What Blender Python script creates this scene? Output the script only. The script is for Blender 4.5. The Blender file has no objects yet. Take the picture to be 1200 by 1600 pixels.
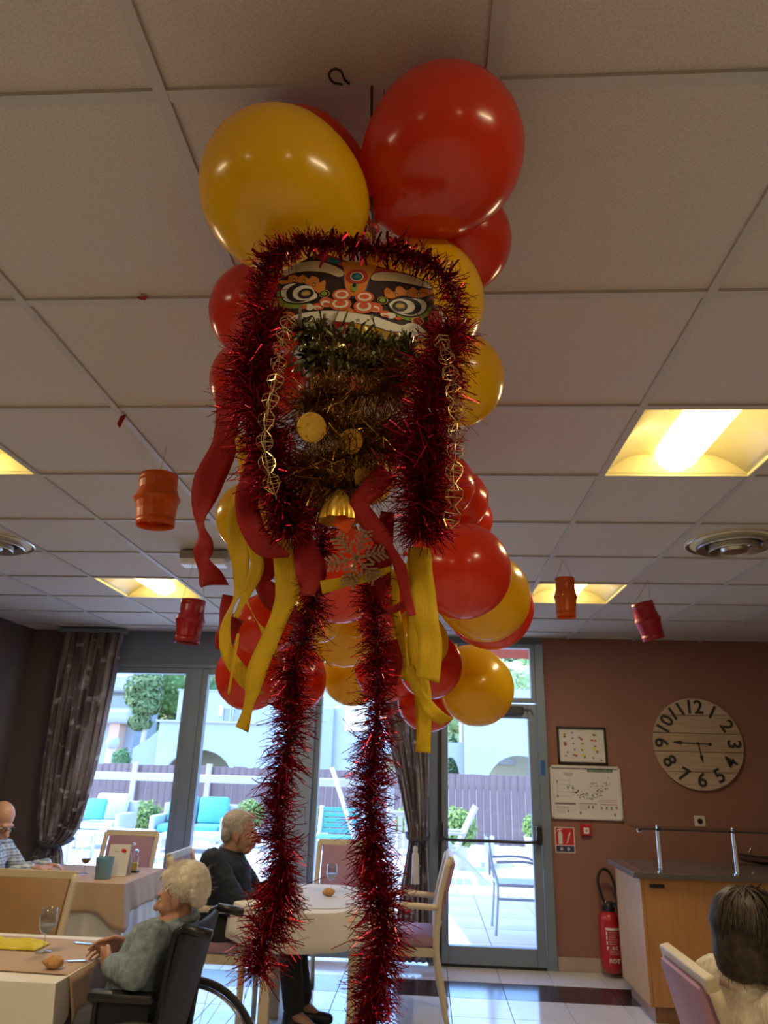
import bpy, bmesh, math, random
from mathutils import Vector, Matrix, noise
random.seed(7)
PI = math.pi
C = bpy.context.scene.collection
SC = bpy.context.scene

# ---------------------------------------------------------------- camera, world, sun, exposure
FPX = 1095.0
PITCH, ROLL, YAW = math.radians(19.74), math.radians(1.66), math.radians(3.86)
EYE = Vector((0, 0, 1.535))
_fw = Vector((-math.sin(YAW)*math.cos(PITCH), math.cos(YAW)*math.cos(PITCH), math.sin(PITCH)))
_r0 = Vector((math.cos(YAW), math.sin(YAW), 0)); _u0 = _r0.cross(_fw)
CR = _r0*math.cos(ROLL) + _u0*math.sin(ROLL)
CU = -_r0*math.sin(ROLL) + _u0*math.cos(ROLL)
CF = _fw
cam_d = bpy.data.cameras.new('camera'); cam = bpy.data.objects.new('camera', cam_d); C.objects.link(cam)
cam.matrix_world = Matrix(((CR.x, CU.x, -CF.x, EYE.x), (CR.y, CU.y, -CF.y, EYE.y), (CR.z, CU.z, -CF.z, EYE.z), (0, 0, 0, 1)))
cam_d.sensor_fit = 'VERTICAL'; cam_d.sensor_height = 36.0; cam_d.lens = FPX/1600*36.0
cam_d.clip_start = 0.05; cam_d.clip_end = 1000
cam_d.dof.use_dof = True; cam_d.dof.focus_distance = 1.1; cam_d.dof.aperture_fstop = 11.0
SC.camera = cam

wd = bpy.data.worlds.new('sky'); SC.world = wd; wd.use_nodes = True
nt = wd.node_tree; bg = nt.nodes['Background']
sky = nt.nodes.new('ShaderNodeTexSky'); sky.sky_type = 'NISHITA'; sky.sun_disc = False
sky.sun_elevation = math.radians(52); sky.sun_rotation = math.radians(-95); sky.air_density = 1.0; sky.dust_density = 0.6; sky.ozone_density = 1.2
wbx = nt.nodes.new('ShaderNodeMix'); wbx.data_type = 'RGBA'; wbx.blend_type = 'MULTIPLY'; wbx.inputs[0].default_value = 1.0
wbx.inputs[7].default_value = (0.80, 0.96, 1.22, 1.0)          # daylight reads blue beside the warm lamps
nt.links.new(sky.outputs[0], wbx.inputs[6]); nt.links.new(wbx.outputs[2], bg.inputs[0]); bg.inputs[1].default_value = 0.86

sun_d = bpy.data.lights.new('sun', 'SUN'); sun = bpy.data.objects.new('sun', sun_d); C.objects.link(sun)
sun_d.energy = 4.2; sun_d.angle = math.radians(0.53); sun_d.color = (0.97, 0.98, 1.0)
SUN_DIR = Vector((0.55, 0.05, -0.85)).normalized()          # direction the light travels
sun.rotation_euler = SUN_DIR.to_track_quat('-Z', 'Y').to_euler(); sun.location = (10, -10, 30)

vs = SC.view_settings
vs.view_transform = 'Standard'; vs.look = 'None'; vs.gamma = 1.0; vs.use_curve_mapping = False
vs.exposure = 0.88
TUBE_EMIT, BASKET_EMIT, LAMP_WATT = 12.0, 3.7, 5.6          # ceiling lamps: tube glow, basket glow, light thrown down

# ---------------------------------------------------------------- helpers
def at(x, y, Y):
    """point of the place seen at photo pixel (x, y) that stands Y metres into the room"""
    d = CR*((x-600)/FPX) + CU*((800-y)/FPX) + CF
    return EYE + d*(Y/d.y)
def atz(x, y, z):
    d = CR*((x-600)/FPX) + CU*((800-y)/FPX) + CF
    return EYE + d*((z-EYE.z)/d.z)
def px_size(p):
    return (p-EYE).dot(CF)/FPX                                # metres per pixel at p

MATS = {}
def mat(name, col, rough=0.6, metal=0.0, var=0.0, scale=20.0, bump=0.0, bscale=60.0, spec=0.5, col2=None, coat=0.0,
        translucent=0.0, stretch=(1, 1, 1), sheen=0.0, detail=4.0, trans_col=None):
    if name in MATS: return MATS[name]
    m = bpy.data.materials.new(name); m.use_nodes = True
    n = m.node_tree.nodes; l = m.node_tree.links
    b = n['Principled BSDF']; out = n['Material Output']
    b.inputs['Base Color'].default_value = (*col, 1); b.inputs['Roughness'].default_value = rough
    b.inputs['Metallic'].default_value = metal; b.inputs['Specular IOR Level'].default_value = spec
    b.inputs['Coat Weight'].default_value = coat; b.inputs['Coat Roughness'].default_value = 0.08
    if sheen: b.inputs['Sheen Weight'].default_value = sheen
    tc = n.new('ShaderNodeTexCoord'); mp = n.new('ShaderNodeMapping'); mp.inputs['Scale'].default_value = stretch
    l.new(tc.outputs['Object'], mp.inputs[0])
    nz = n.new('ShaderNodeTexNoise'); nz.inputs['Scale'].default_value = scale; nz.inputs['Detail'].default_value = detail
    l.new(mp.outputs[0], nz.inputs['Vector'])
    c2 = col2 if col2 else tuple(max(0, c*(1-var)) for c in col)
    mx = n.new('ShaderNodeMix'); mx.data_type = 'RGBA'
    mx.inputs[6].default_value = (*col, 1); mx.inputs[7].default_value = (*c2, 1)
    rp = n.new('ShaderNodeValToRGB'); rp.color_ramp.elements[0].position = 0.35; rp.color_ramp.elements[1].position = 0.68
    l.new(nz.outputs['Fac'], rp.inputs[0]); l.new(rp.outputs[0], mx.inputs[0]); l.new(mx.outputs[2], b.inputs['Base Color'])
    if bump:
        nb = n.new('ShaderNodeTexNoise'); nb.inputs['Scale'].default_value = bscale; nb.inputs['Detail'].default_value = 5
        l.new(mp.outputs[0], nb.inputs['Vector'])
        bp = n.new('ShaderNodeBump'); bp.inputs['Strength'].default_value = bump; bp.inputs['Distance'].default_value = 0.004
        l.new(nb.outputs['Fac'], bp.inputs['Height']); l.new(bp.outputs[0], b.inputs['Normal'])
    if translucent:
        tr = n.new('ShaderNodeBsdfTranslucent')
        if trans_col: tr.inputs[0].default_value = (*trans_col, 1)
        else: l.new(mx.outputs[2], tr.inputs[0])
        ms = n.new('ShaderNodeMixShader'); ms.inputs[0].default_value = translucent
        l.new(b.outputs[0], ms.inputs[1]); l.new(tr.outputs[0], ms.inputs[2]); l.new(ms.outputs[0], out.inputs[0])
    MATS[name] = m; return m
def emit(name, col, strength):
    if name in MATS: return MATS[name]
    m = bpy.data.materials.new(name); m.use_nodes = True
    b = m.node_tree.nodes['Principled BSDF']; b.inputs['Base Color'].default_value = (*col, 1)
    b.inputs['Emission Color'].default_value = (*col, 1); b.inputs['Emission Strength'].default_value = strength
    MATS[name] = m; return m
def glass(name, tint=(1, 1, 1), gloss=0.08, rough=0.0):
    if name in MATS: return MATS[name]
    m = bpy.data.materials.new(name); m.use_nodes = True; n = m.node_tree.nodes; l = m.node_tree.links
    n.remove(n['Principled BSDF']); out = n['Material Output']
    t = n.new('ShaderNodeBsdfTransparent'); t.inputs[0].default_value = (*tint, 1)
    g = n.new('ShaderNodeBsdfGlossy'); g.inputs['Roughness'].default_value = rough
    lw = n.new('ShaderNodeLayerWeight'); lw.inputs[0].default_value = 0.5
    pw_ = n.new('ShaderNodeMath'); pw_.operation = 'POWER'; pw_.inputs[1].default_value = 4.0; l.new(lw.outputs['Facing'], pw_.inputs[0])
    mul = n.new('ShaderNodeMath'); mul.operation = 'MULTIPLY_ADD'; mul.inputs[1].default_value = 0.7; mul.inputs[2].default_value = gloss
    l.new(pw_.outputs[0], mul.inputs[0]); mul.use_clamp = True
    ms = n.new('ShaderNodeMixShader'); l.new(mul.outputs[0], ms.inputs[0])
    l.new(t.outputs[0], ms.inputs[1]); l.new(g.outputs[0], ms.inputs[2]); l.new(ms.outputs[0], out.inputs[0])
    MATS[name] = m; return m

def wm(o):
    b = Matrix.LocRotScale(o.location, o.rotation_euler, o.scale)
    return (wm(o.parent) @ o.matrix_parent_inverse @ b) if o.parent else b
def tag(o, label=None, cat=None, group=None, kind=None):
    if label: o['label'] = label
    if cat: o['category'] = cat
    if group: o['group'] = group
    if kind: o['kind'] = kind
    return o
def thing(name, label, cat, loc=(0, 0, 0), rz=0.0, group=None):
    o = bpy.data.objects.new(name, None); C.objects.link(o); o.empty_display_size = 0.05
    o.location = loc; o.rotation_euler = (0, 0, rz)
    return tag(o, label, cat, group)
def dup(root):
    r = root.copy(); C.objects.link(r)
    for ch in list(root.children):
        c = ch.copy(); C.objects.link(c); c.parent = r
        for g in list(ch.children):
            d = g.copy(); C.objects.link(d); d.parent = c
    return r
def frame_from(axis, hint=Vector((0, 0, 1))):
    a = axis.normalized()
    if abs(a.dot(hint)) > 0.95: hint = Vector((1, 0, 0))
    x = hint.cross(a).normalized(); y = a.cross(x)
    return x, y, a
def smooth_path(pts, n=6):
    out = []; P = [Vector(p) for p in pts]
    for i in range(len(P)-1):
        p0 = P[max(i-1, 0)]; p1 = P[i]; p2 = P[i+1]; p3 = P[min(i+2, len(P)-1)]
        for k in range(n):
            t = k/n
            out.append(0.5*((2*p1)+(p2-p0)*t+(2*p0-5*p1+4*p2-p3)*t*t+(3*p1-p0-3*p2+p3)*t**3))
    out.append(P[-1]); return out

TMP = bpy.data.scenes.new('workbench')
def bake(o):
    '''mesh of a temporary object with its modifiers applied, made in a scene of its own'''
    vl = TMP.view_layers[0]; vl.update(); dg = vl.depsgraph
    me = bpy.data.meshes.new_from_object(o.evaluated_get(dg), depsgraph=dg)
    bpy.data.objects.remove(o); return me

class MB:
    def __init__(s): s.v = []; s.f = []; s.T = Matrix.Identity(4)
    def add(s, vs_, fs_):
        k = len(s.v); s.v += [tuple(s.T @ Vector(p)) for p in vs_]; s.f += [tuple(i+k for i in f) for f in fs_]; return s
    def box(s, c, d, rz=0.0, M=None, bev=0.0):
        x, y, z = d[0]/2, d[1]/2, d[2]/2
        R_ = M if M else Matrix.Rotation(rz, 4, 'Z'); c = Vector(c)
        if bev <= 0:
            p = [c + (R_ @ Vector((sx*x, sy*y, sz*z))) for sz in (-1, 1) for sx, sy in ((-1, -1), (1, -1), (1, 1), (-1, 1))]
            return s.add(p, [(3, 2, 1, 0), (4, 5, 6, 7), (0, 1, 5, 4), (1, 2, 6, 5), (2, 3, 7, 6), (3, 0, 4, 7)])
        bm = bmesh.new(); bmesh.ops.create_cube(bm, size=1.0)
        for v in bm.verts: v.co = Vector((v.co.x*d[0], v.co.y*d[1], v.co.z*d[2]))
        bmesh.ops.bevel(bm, geom=list(bm.edges)+list(bm.verts), offset=min(bev, min(d)*0.45), segments=2, affect='EDGES', profile=0.5)
        bm.verts.index_update()
        s.add([c + (R_ @ v.co) for v in bm.verts], [tuple(v.index for v in f.verts) for f in bm.faces]); bm.free(); return s
    def bb(s, lo, hi, bev=0.0):
        return s.box([(a+b)/2 for a, b in zip(lo, hi)], [abs(b-a) for a, b in zip(lo, hi)], bev=bev)
    def tube(s, pts, r, n=8, cap=True, closed=False):
        P = [Vector(p) for p in pts]; rr = r if isinstance(r, (list, tuple)) else [r]*len(P)
        k = len(P); vs_ = []; x = None
        for i, p in enumerate(P):
            if closed: a = P[(i+1) % k]-P[i-1]
            else: a = P[min(i+1, k-1)]-P[max(i-1, 0)]
            a = a.normalized() if a.length > 1e-9 else Vector((0, 0, 1))
            if x is None: x, y, _ = frame_from(a)
            else:
                x = x - a*x.dot(a); x = x.normalized() if x.length > 1e-6 else frame_from(a)[0]
            y = a.cross(x)
            for j in range(n):
                t = 2*PI*j/n; vs_.append(p + (x*math.cos(t)+y*math.sin(t))*rr[i])
        fs_ = []
        for i in range(k if closed else k-1):
            for j in range(n):
                a0 = i*n+j; a1 = i*n+(j+1) % n; b0 = ((i+1) % k)*n+j; b1 = ((i+1) % k)*n+(j+1) % n
                fs_.append((a0, a1, b1, b0))
        if cap and not closed: fs_ += [tuple(range(n))[::-1], tuple((k-1)*n+j for j in range(n))]
        return s.add(vs_, fs_)
    def lathe(s, prof, n=24, origin=(0, 0, 0), M=None):
        o = Vector(origin); vs_ = []; fs_ = []
        for r, z in prof:
            for j in range(n):
                t = 2*PI*j/n; p = Vector((r*math.cos(t), r*math.sin(t), z)); vs_.append(o + ((M @ p) if M else p))
        for i in range(len(prof)-1):
            for j in range(n): fs_.append((i*n+j, i*n+(j+1) % n, (i+1)*n+(j+1) % n, (i+1)*n+j))
        if prof[0][0] > 1e-6: fs_.append(tuple(range(n))[::-1])
        if prof[-1][0] > 1e-6: fs_.append(tuple((len(prof)-1)*n+j for j in range(n)))
        return s.add(vs_, fs_)
    def ell(s, c, r, M=None, nu=16, nv=10):
        c = Vector(c); r = (r, r, r) if not isinstance(r, (tuple, list)) else r
        vs_ = []; fs_ = []
        for i in range(nv+1):
            ph = PI*i/nv
            for j in range(nu):
                t = 2*PI*j/nu; p = Vector((r[0]*math.sin(ph)*math.cos(t), r[1]*math.sin(ph)*math.sin(t), r[2]*math.cos(ph)))
                vs_.append(c + ((M @ p) if M else p))
        for i in range(nv):
            for j in range(nu): fs_.append((i*nu+j, (i+1)*nu+j, (i+1)*nu+(j+1) % nu, i*nu+(j+1) % nu))
        return s.add(vs_, fs_)
    def cap(s, a, b, ra, rb, n=12):
        a = Vector(a); b = Vector(b); d = b-a; L = d.length
        if L < 1e-6: return s.ell(a, max(ra, rb))
        u = d/L; pts = []; rr = []
        for i in range(5):
            t = PI/2*(1-i/4); pts.append(a-u*ra*math.sin(t)); rr.append(max(ra*math.cos(t), 1e-4))
        for i in range(5):
            t = PI/2*(i/4); pts.append(b+u*rb*math.sin(t)); rr.append(max(rb*math.cos(t), 1e-4))
        return s.tube(pts, rr, n)
    def prism(s, poly, z0, z1, M=None):
        n = len(poly); vs_ = [Vector((p[0], p[1], z0)) for p in poly]+[Vector((p[0], p[1], z1)) for p in poly]
        if M: vs_ = [M @ p for p in vs_]
        return s.add(vs_, [tuple(range(n))[::-1], tuple(range(n, 2*n))]+[(i, (i+1) % n, n+(i+1) % n, n+i) for i in range(n)])
    def grid(s, fn, nu, nv, closed_u=False):
        vs_ = [fn(i/nu, j/nv) for j in range(nv+1) for i in range(nu+1)]; w = nu+1
        return s.add(vs_, [(j*w+i, j*w+i+1, (j+1)*w+i+1, (j+1)*w+i) for j in range(nv) for i in range(nu)])
    def mesh(s, name, smooth=False):
        me = bpy.data.meshes.new(name); me.from_pydata(s.v, [], s.f); me.validate(); me.update()
        bm = bmesh.new(); bm.from_mesh(me); bmesh.ops.recalc_face_normals(bm, faces=bm.faces); bm.to_mesh(me); bm.free()
        if smooth:
            for p in me.polygons: p.use_smooth = True
        return me
    def build(s, name, m, parent=None, world=True, smooth=False, recenter=True, loc=None):
        """one mesh object; world=True: the vertices are world coordinates whatever the parent"""
        if parent is None and world and recenter and s.v:
            xs = [p[0] for p in s.v]; ys = [p[1] for p in s.v]; zs = [p[2] for p in s.v]
            o0 = ((min(xs)+max(xs))/2, (min(ys)+max(ys))/2, min(zs))
            s.v = [(p[0]-o0[0], p[1]-o0[1], p[2]-o0[2]) for p in s.v]
        else: o0 = None
        o = bpy.data.objects.new(name, s.mesh(name, smooth)); C.objects.link(o)
        if m: o.data.materials.append(m)
        if o0: o.location = o0
        if parent:
            o.parent = parent
            if world: o.matrix_parent_inverse = wm(parent).inverted()
        if loc is not None: o.location = loc
        if smooth == 'auto': auto_smooth(o)
        return o
def auto_smooth(o, ang=40):
    for p in o.data.polygons: p.use_smooth = True
    try: o.data.set_sharp_from_angle(angle=math.radians(ang))
    except Exception: pass
def structure(o): o['kind'] = 'structure'; return o
def link_mesh(name, me, parent, loc, rot=(0, 0, 0), scale=(1, 1, 1)):
    o = bpy.data.objects.new(name, me); C.objects.link(o); o.parent = parent
    o.location = loc; o.rotation_euler = rot; o.scale = scale; return o
def solidify(o, t, offset=0.0):
    md = o.modifiers.new('thick', 'SOLIDIFY'); md.thickness = t; md.offset = offset; return o
def text_mesh(body, size, depth=0.0, bold=0.0, align='CENTER'):
    cu = bpy.data.curves.new('txt', 'FONT'); cu.body = body; cu.size = size; cu.extrude = depth; cu.offset = bold
    cu.align_x = align; cu.align_y = 'CENTER'; cu.resolution_u = 3
    o = bpy.data.objects.new('txt', cu); TMP.collection.objects.link(o)
    me = bake(o); bpy.data.curves.remove(cu); return me
def wrap(mb, voxel, smooth_it=4, name='m'):
    """one continuous skin around the overlapping shapes in mb"""
    me = bpy.data.meshes.new(name); me.from_pydata(mb.v, [], mb.f); me.update()
    bm = bmesh.new(); bm.from_mesh(me); bmesh.ops.recalc_face_normals(bm, faces=bm.faces); bm.to_mesh(me); bm.free()
    o = bpy.data.objects.new(name, me); TMP.collection.objects.link(o)
    r = o.modifiers.new('r', 'REMESH'); r.mode = 'VOXEL'; r.voxel_size = voxel
    s_ = o.modifiers.new('s', 'SMOOTH'); s_.iterations = smooth_it; s_.factor = 0.5
    m2 = bake(o); bpy.data.meshes.remove(me)
    for p in m2.polygons: p.use_smooth = True
    return m2
def ruffle(me, *waves):
    nn = [v.normal.copy() for v in me.vertices]
    for v, n_ in zip(me.vertices, nn): v.co += n_*sum(a*noise.noise(v.co*f) for a, f in waves)
def put(name, me, m, parent):
    o = bpy.data.objects.new(name, me); C.objects.link(o); o.data.materials.clear(); o.data.materials.append(m)
    o.parent = parent; o.matrix_parent_inverse = wm(parent).inverted(); return o
# ---------------------------------------------------------------- the room
XL, XR, YF, YB, ZC = -3.85, 4.6, -3.6, 6.65, 2.678
M_wall = mat('brown_wall_paint', (0.27, 0.128, 0.092), 0.75, var=0.08, scale=3, bump=0.05, bscale=300)
M_dark = mat('dark_taupe_wall_paint', (0.115, 0.088, 0.08), 0.8, var=0.1, scale=3, bump=0.05, bscale=300)
M_alu = mat('grey_aluminium', (0.2, 0.25, 0.31), 0.42, metal=0.2, var=0.08, scale=6)
M_head = mat('grey_lintel_paint', (0.16, 0.185, 0.235), 0.6, var=0.06, scale=4)
M_black = mat('black_plastic', (0.012, 0.012, 0.014), 0.4, var=0.1)
M_white = mat('white_plastic', (0.78, 0.77, 0.74), 0.4, var=0.03)
M_chrome = mat('chrome', (0.75, 0.76, 0.78), 0.12, metal=1.0)
M_pane = glass('window_glass', (0.93, 0.96, 0.98), 0.035)

structure(MB().bb((XL-0.2, YF-0.2, -0.2), (XR+0.2, YB+0.2, -0.012)).build('floor', mat('grout', (0.22, 0.21, 0.21), 0.8, var=0.2)))
floor = bpy.data.objects['floor']
tile_bm = MB().box((0, 0, -0.006), (0.396, 0.396, 0.012), bev=0.0015).mesh('floor_tile')
tile_bm.materials.append(mat('white_floor_tile', (0.6, 0.6, 0.6), 0.14, var=0.06, scale=4, spec=0.5))
tile_dk = MB().box((0, 0, -0.006), (0.396, 0.396, 0.012), bev=0.0015).mesh('floor_tile_dark')
tile_dk.materials.append(mat('dark_floor_tile', (0.045, 0.026, 0.026), 0.16, var=0.3, scale=9))
fx0, fy0 = 0.17-0.4*10, 6.62-0.4*26
rest = MB()
for i in range(-1, 22):
    for j in range(0, 27):
        cx, cy = fx0+0.4*i+0.2, fy0+0.4*j+0.2
        if cx < XL-0.19 or cx > XR+0.1: continue
        if j >= 21 and -2.6 < cx < 3.4:
            p = link_mesh('floor_tile', tile_dk if j == 24 else tile_bm, floor, (0, 0, 0))
            p.matrix_parent_inverse = wm(floor).inverted(); p.location = (cx, cy, 0)
        else: rest.box((cx, cy, -0.006), (0.396, 0.396, 0.012))
o = rest.build('floor_tile_field', tile_bm.materials[0], floor); o['kind'] = 'stuff'

# walls
structure(MB().bb((XL-0.2, YF-0.2, 0), (XL, YB+0.2, 2.9)).build('wall_left', M_dark))
structure(MB().bb((XR, YF-0.2, 0), (XR+0.2, YB+0.2, 2.9)).build('wall_right', M_wall))
structure(MB().bb((XL, YF-0.2, 0), (XR, YF, 2.9)).build('wall_front', M_wall))
structure(MB().bb((1.06, YB, 0), (XR, YB+0.2, 2.9)).build('wall_back', M_wall))
structure(MB().bb((XL, YB, 0), (-3.42, YB+0.2, 2.9)).build('wall_back_corner', M_dark))
structure(MB().bb((-3.42, YB-0.02, 2.37), (0.05, YB+0.2, 2.9)).build('trim_1', M_head))
structure(MB().bb((-3.42, YB-0.035, 2.335), (0.05, YB+0.1, 2.372), 0.004).build('trim_2', M_alu))
structure(MB().bb((0.05, YB+0.0, 2.61), (1.06, YB+0.2, 2.9)).build('trim_3', M_head))
structure(MB().bb((-2.225, YB-0.03, 0), (-2.115, YB+0.12, 2.34), 0.006).build('trim_4', M_alu))
structure(MB().bb((-1.22, YB-0.06, 0), (-1.02, YB+0.16, 2.34), 0.006).build('trim_5', mat('grey_column_paint', (0.26, 0.31, 0.38), 0.55, var=0.05)))
structure(MB().bb((0.02, YB-0.03, 0), (0.105, YB+0.12, 2.62), 0.005).build('trim_6', M_alu))
structure(MB().bb((0.985, YB-0.03, 0), (1.065, YB+0.12, 2.62), 0.005).build('trim_7', M_alu))
sk = structure(MB().bb((1.065, YB-0.006, 0), (XR, YB, 0.1)).build('baseboard_back', mat('skirting_grout', (0.25, 0.22, 0.2), 0.8)))
M_skt = mat('beige_skirting_tile', (0.42, 0.34, 0.28), 0.25, var=0.08, scale=5)
for k in range(9):
    x0 = 1.07+0.395*k
    MB().bb((x0, YB-0.016, 0.002), (min(x0+0.392, XR), YB-0.004, 0.1), 0.002).build('skirting_tile', M_skt, sk)

def window(name, x0, x1, z0, z1, y=YB, s=0.055):
    w = bpy.data.objects.new(name, None); C.objects.link(w); w.location = ((x0+x1)/2, y, z0); structure(w)
    for a, b in ((x0, x0+s), (x1-s, x1)): MB().bb((a, y-0.02, z0), (b, y+0.06, z1), 0.004).build('frame_stile', M_alu, w)
    for a, b in ((z0, z0+s), (z1-s, z1)): MB().bb((x0+s, y-0.02, a), (x1-s, y+0.06, b), 0.004).build('frame_rail', M_alu, w)
    MB().bb((x0+s, y+0.015, z0+s), (x1-s, y+0.021, z1-s)).build('pane', M_pane, w)
    return w
window('window_1', -3.42, -2.225, 0.02, 2.335)
window('window_2', -2.115, -1.22, 0.02, 2.335)
window('window_3', -1.02, 0.02, 0.02, 2.335)
window('window_4', 0.105, 0.985, 2.09, 2.62, s=0.04)

# glazed exit door
dr = bpy.data.objects.new('door_1', None); C.objects.link(dr); dr.location = (0.54, YB, 0); structure(dr)
dx0, dx1, dz1 = 0.112, 0.978, 2.075
for a, b in ((dx0, dx0+0.075), (dx1-0.075, dx1)): MB().bb((a, YB-0.035, 0.02), (b, YB+0.03, dz1), 0.005).build('door_stile', M_alu, dr)
MB().bb((dx0+0.075, YB-0.035, 0.02), (dx1-0.075, YB+0.03, 0.15), 0.005).build('door_rail', M_alu, dr)
MB().bb((dx0+0.075, YB-0.035, 1.95), (dx1-0.075, YB+0.03, dz1), 0.005).build('door_rail', M_alu, dr)
MB().bb((dx0+0.075, YB-0.006, 0.15), (dx1-0.075, YB, 1.95)).build('pane', M_pane, dr)
MB().bb((dx0-0.012, YB-0.045, 0.02), (dx0+0.018, YB-0.03, dz1)).build('seal_strip', M_black, dr)
MB().bb((dx0, YB-0.03, 0.0), (dx1, YB+0.03, 0.02)).build('threshold', M_black, dr)
pb = MB().tube(smooth_path([(0.135, YB-0.05, 0.99), (0.14, YB-0.1, 0.965), (0.2, YB-0.12, 0.945), (0.54, YB-0.12, 0.945), (0.88, YB-0.12, 0.945), (0.94, YB-0.1, 0.965), (0.945, YB-0.05, 0.99)], 5), 0.013, 8).build('panic_bar', M_black, dr, smooth=True)
for x in (0.125, 0.95): MB().bb((x-0.024, YB-0.1, 0.925), (x+0.024, YB-0.034, 1.075), 0.01).build('bar_bracket', M_black, pb)
dc = MB().bb((0.52, YB-0.1, 1.985), (0.86, YB-0.036, 2.05), 0.008).build('door_closer', M_black, dr)
MB().tube([(0.84, YB-0.07, 2.03), (0.93, YB-0.055, 2.03), (0.95, YB-0.05, 1.98)], 0.008, 6).build('closer_arm', M_alu, dc)
tag(MB().bb((0.998, YB-0.034, 1.475), (1.035, YB-0.0305, 1.6)).build('sticker', mat('blue_vinyl', (0.02, 0.12, 0.32), 0.4, var=0.05)), 'small blue rectangular sticker on the grey frame right of the exit door', 'sticker')

# ---------------------------------------------------------------- suspended ceiling
ceil_ = structure(MB().bb((XL-0.2, YF-0.2, 2.86), (XR+0.2, YB+0.2, 3.0)).build('ceiling', mat('plenum', (0.3, 0.3, 0.3), 0.9)))
GX = [0.108+0.6*k for k in range(-7, 8)]; GY = [0.925+0.6*k for k in range(-8, 11)]
M_tee = mat('white_tee_bar', (0.5, 0.475, 0.45), 0.5, var=0.04)
for x in GX:
    if XL < x < XR: MB().bb((x-0.012, YF, 2.672), (x+0.012, YB, 2.7)).build('main_runner', M_tee, ceil_)
for y in GY:
    if YF < y < YB: MB().bb((XL, y-0.012, 2.673), (XR, y+0.012, 2.699)).build('cross_runner', M_tee, ceil_)
M_tile = mat('mineral_ceiling_tile', (0.62, 0.565, 0.52), 0.9, col2=(0.5, 0.445, 0.40), scale=230, bump=0.35, bscale=260, detail=6)
ct = MB().box((0, 0, 0.009), (0.598, 0.598, 0.018)).mesh('ceiling_tile'); ct.materials.append(M_tile)
LAMPS = [(4, 2.425), (4, 4.825), (-1, 2.425), (-1, 4.825), (4, 0.025), (-1, 0.025), (4, -2.375), (-1, -2.375)]
def cell(ix, y): return (0.108+0.6*(ix-3)+0.3, y)          # ix counts tiles from x=-1.692
lamp_cells = {(1 if ix == 4 else -4, round((y-1.225)/0.6)) for ix, y in LAMPS}
for k in range(-8, 8):
    for j in range(-9, 11):
        cx, cy = round(0.108+0.6*k+0.3, 2), round(0.925+0.6*j+0.3, 2)
        if (k, j) in lamp_cells: continue
        sx = sy = 1.0; px, py = cx, cy
        lo, hi = max(cx-0.3, XL), min(cx+0.3, XR)
        if hi-lo < 0.04: continue
        sx = (hi-lo)/0.6; px = (lo+hi)/2
        lo, hi = max(cy-0.3, YF), min(cy+0.3, YB)
        if hi-lo < 0.04: continue
        sy = (hi-lo)/0.6; py = (lo+hi)/2
        t = link_mesh('ceiling_tile', ct, ceil_, (0, 0, 0)); t.matrix_parent_inverse = wm(ceil_).inverted()
        t.location = (px, py, 2.682); t.scale = (sx, sy, 1)

# recessed fluorescent lights: white curved reflector, half round basket with two tubes along the room
M_refl = mat('white_lamp_reflector', (0.86, 0.8, 0.55), 0.35, var=0.02, spec=0.6)
M_tube = emit('fluorescent_tube', (1.0, 0.80, 0.40), TUBE_EMIT)
M_bask = emit('lit_perforated_basket', (1.0, 0.76, 0.27), BASKET_EMIT)
def troffer():
    t = thing('ceiling_light', '', 'light')
    f = MB()
    for a, b in (((-0.297, -0.297), (-0.285, 0.297)), ((0.285, -0.297), (0.297, 0.297)), ((-0.285, -0.297), (0.285, -0.285)), ((-0.285, 0.285), (0.285, 0.297))):
        f.bb((a[0], a[1], 0.0), (b[0], b[1], 0.012))
    f.build('frame', M_refl, t, world=False)
    for s in (-1, 1):                                         # each wing curls up from the rim and down to the basket
        def wing(u, v, s=s): return Vector((s*(0.285-0.205*u), -0.285+0.57*v, 0.012+0.085*math.sin(u*PI*0.62)))
        w = MB().grid(wing, 12, 1).build('reflector_wing', M_refl, t, world=False, smooth=True); solidify(w, 0.003, 1)
    for s in (-1, 1):
        MB().bb((-0.285, s*0.285-0.003, 0.012), (0.285, s*0.285+0.003, 0.11)).build('end_plate', M_refl, t, world=False)
    MB().bb((-0.3, -0.3, 0.11), (0.3, 0.3, 0.118)).build('housing', M_refl, t, world=False)
    def basket(u, v):
        a = -PI*0.5+PI*u; yy = -0.28+0.56*v; e = 1.0 if 0.06 < v < 0.94 else 0.86
        return Vector((0.085*math.sin(a)*e, yy, 0.09-0.082*math.cos(a)*e))
    MB().grid(basket, 16, 12).build('basket', M_bask, t, world=False, smooth=True)
    for s in (-1, 1):
        MB().tube([(s*0.032, -0.26, 0.05), (s*0.032, 0.26, 0.05)], 0.012, 10).build('lamp_tube', M_tube, t, world=False, smooth=True)
    return t
LL = {(4, 2.425): 'large lit ceiling light right of the balloons, nearest of those in view', (4, 4.825): 'lit ceiling light behind the small orange lantern on the right',
      (-1, 2.425): 'lit ceiling light cut off by the left edge of the photo', (-1, 4.825): 'lit ceiling light above the red lantern near the left curtain'}
base = None
for (ix, y) in LAMPS:
    x = 0.108+0.6*(1 if ix == 4 else -4)+0.3
    t = troffer() if base is None else dup(base)
    if base is None: base = t
    t.location = (x, y, 2.674)
    ld = bpy.data.lights.new('tube_light', 'AREA'); ld.shape = 'RECTANGLE'; ld.size = 0.16; ld.size_y = 0.5; ld.energy = LAMP_WATT; ld.color = (1.0, 0.80, 0.52)
    lo = bpy.data.objects.new('tube_light', ld); C.objects.link(lo); lo.parent = t; lo.location = (0, 0, 0.002)
    tag(t, LL.get((ix, y), 'recessed ceiling light further back in the room, behind the photographer'), 'light', 'recessed fluorescent ceiling lights')

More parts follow.
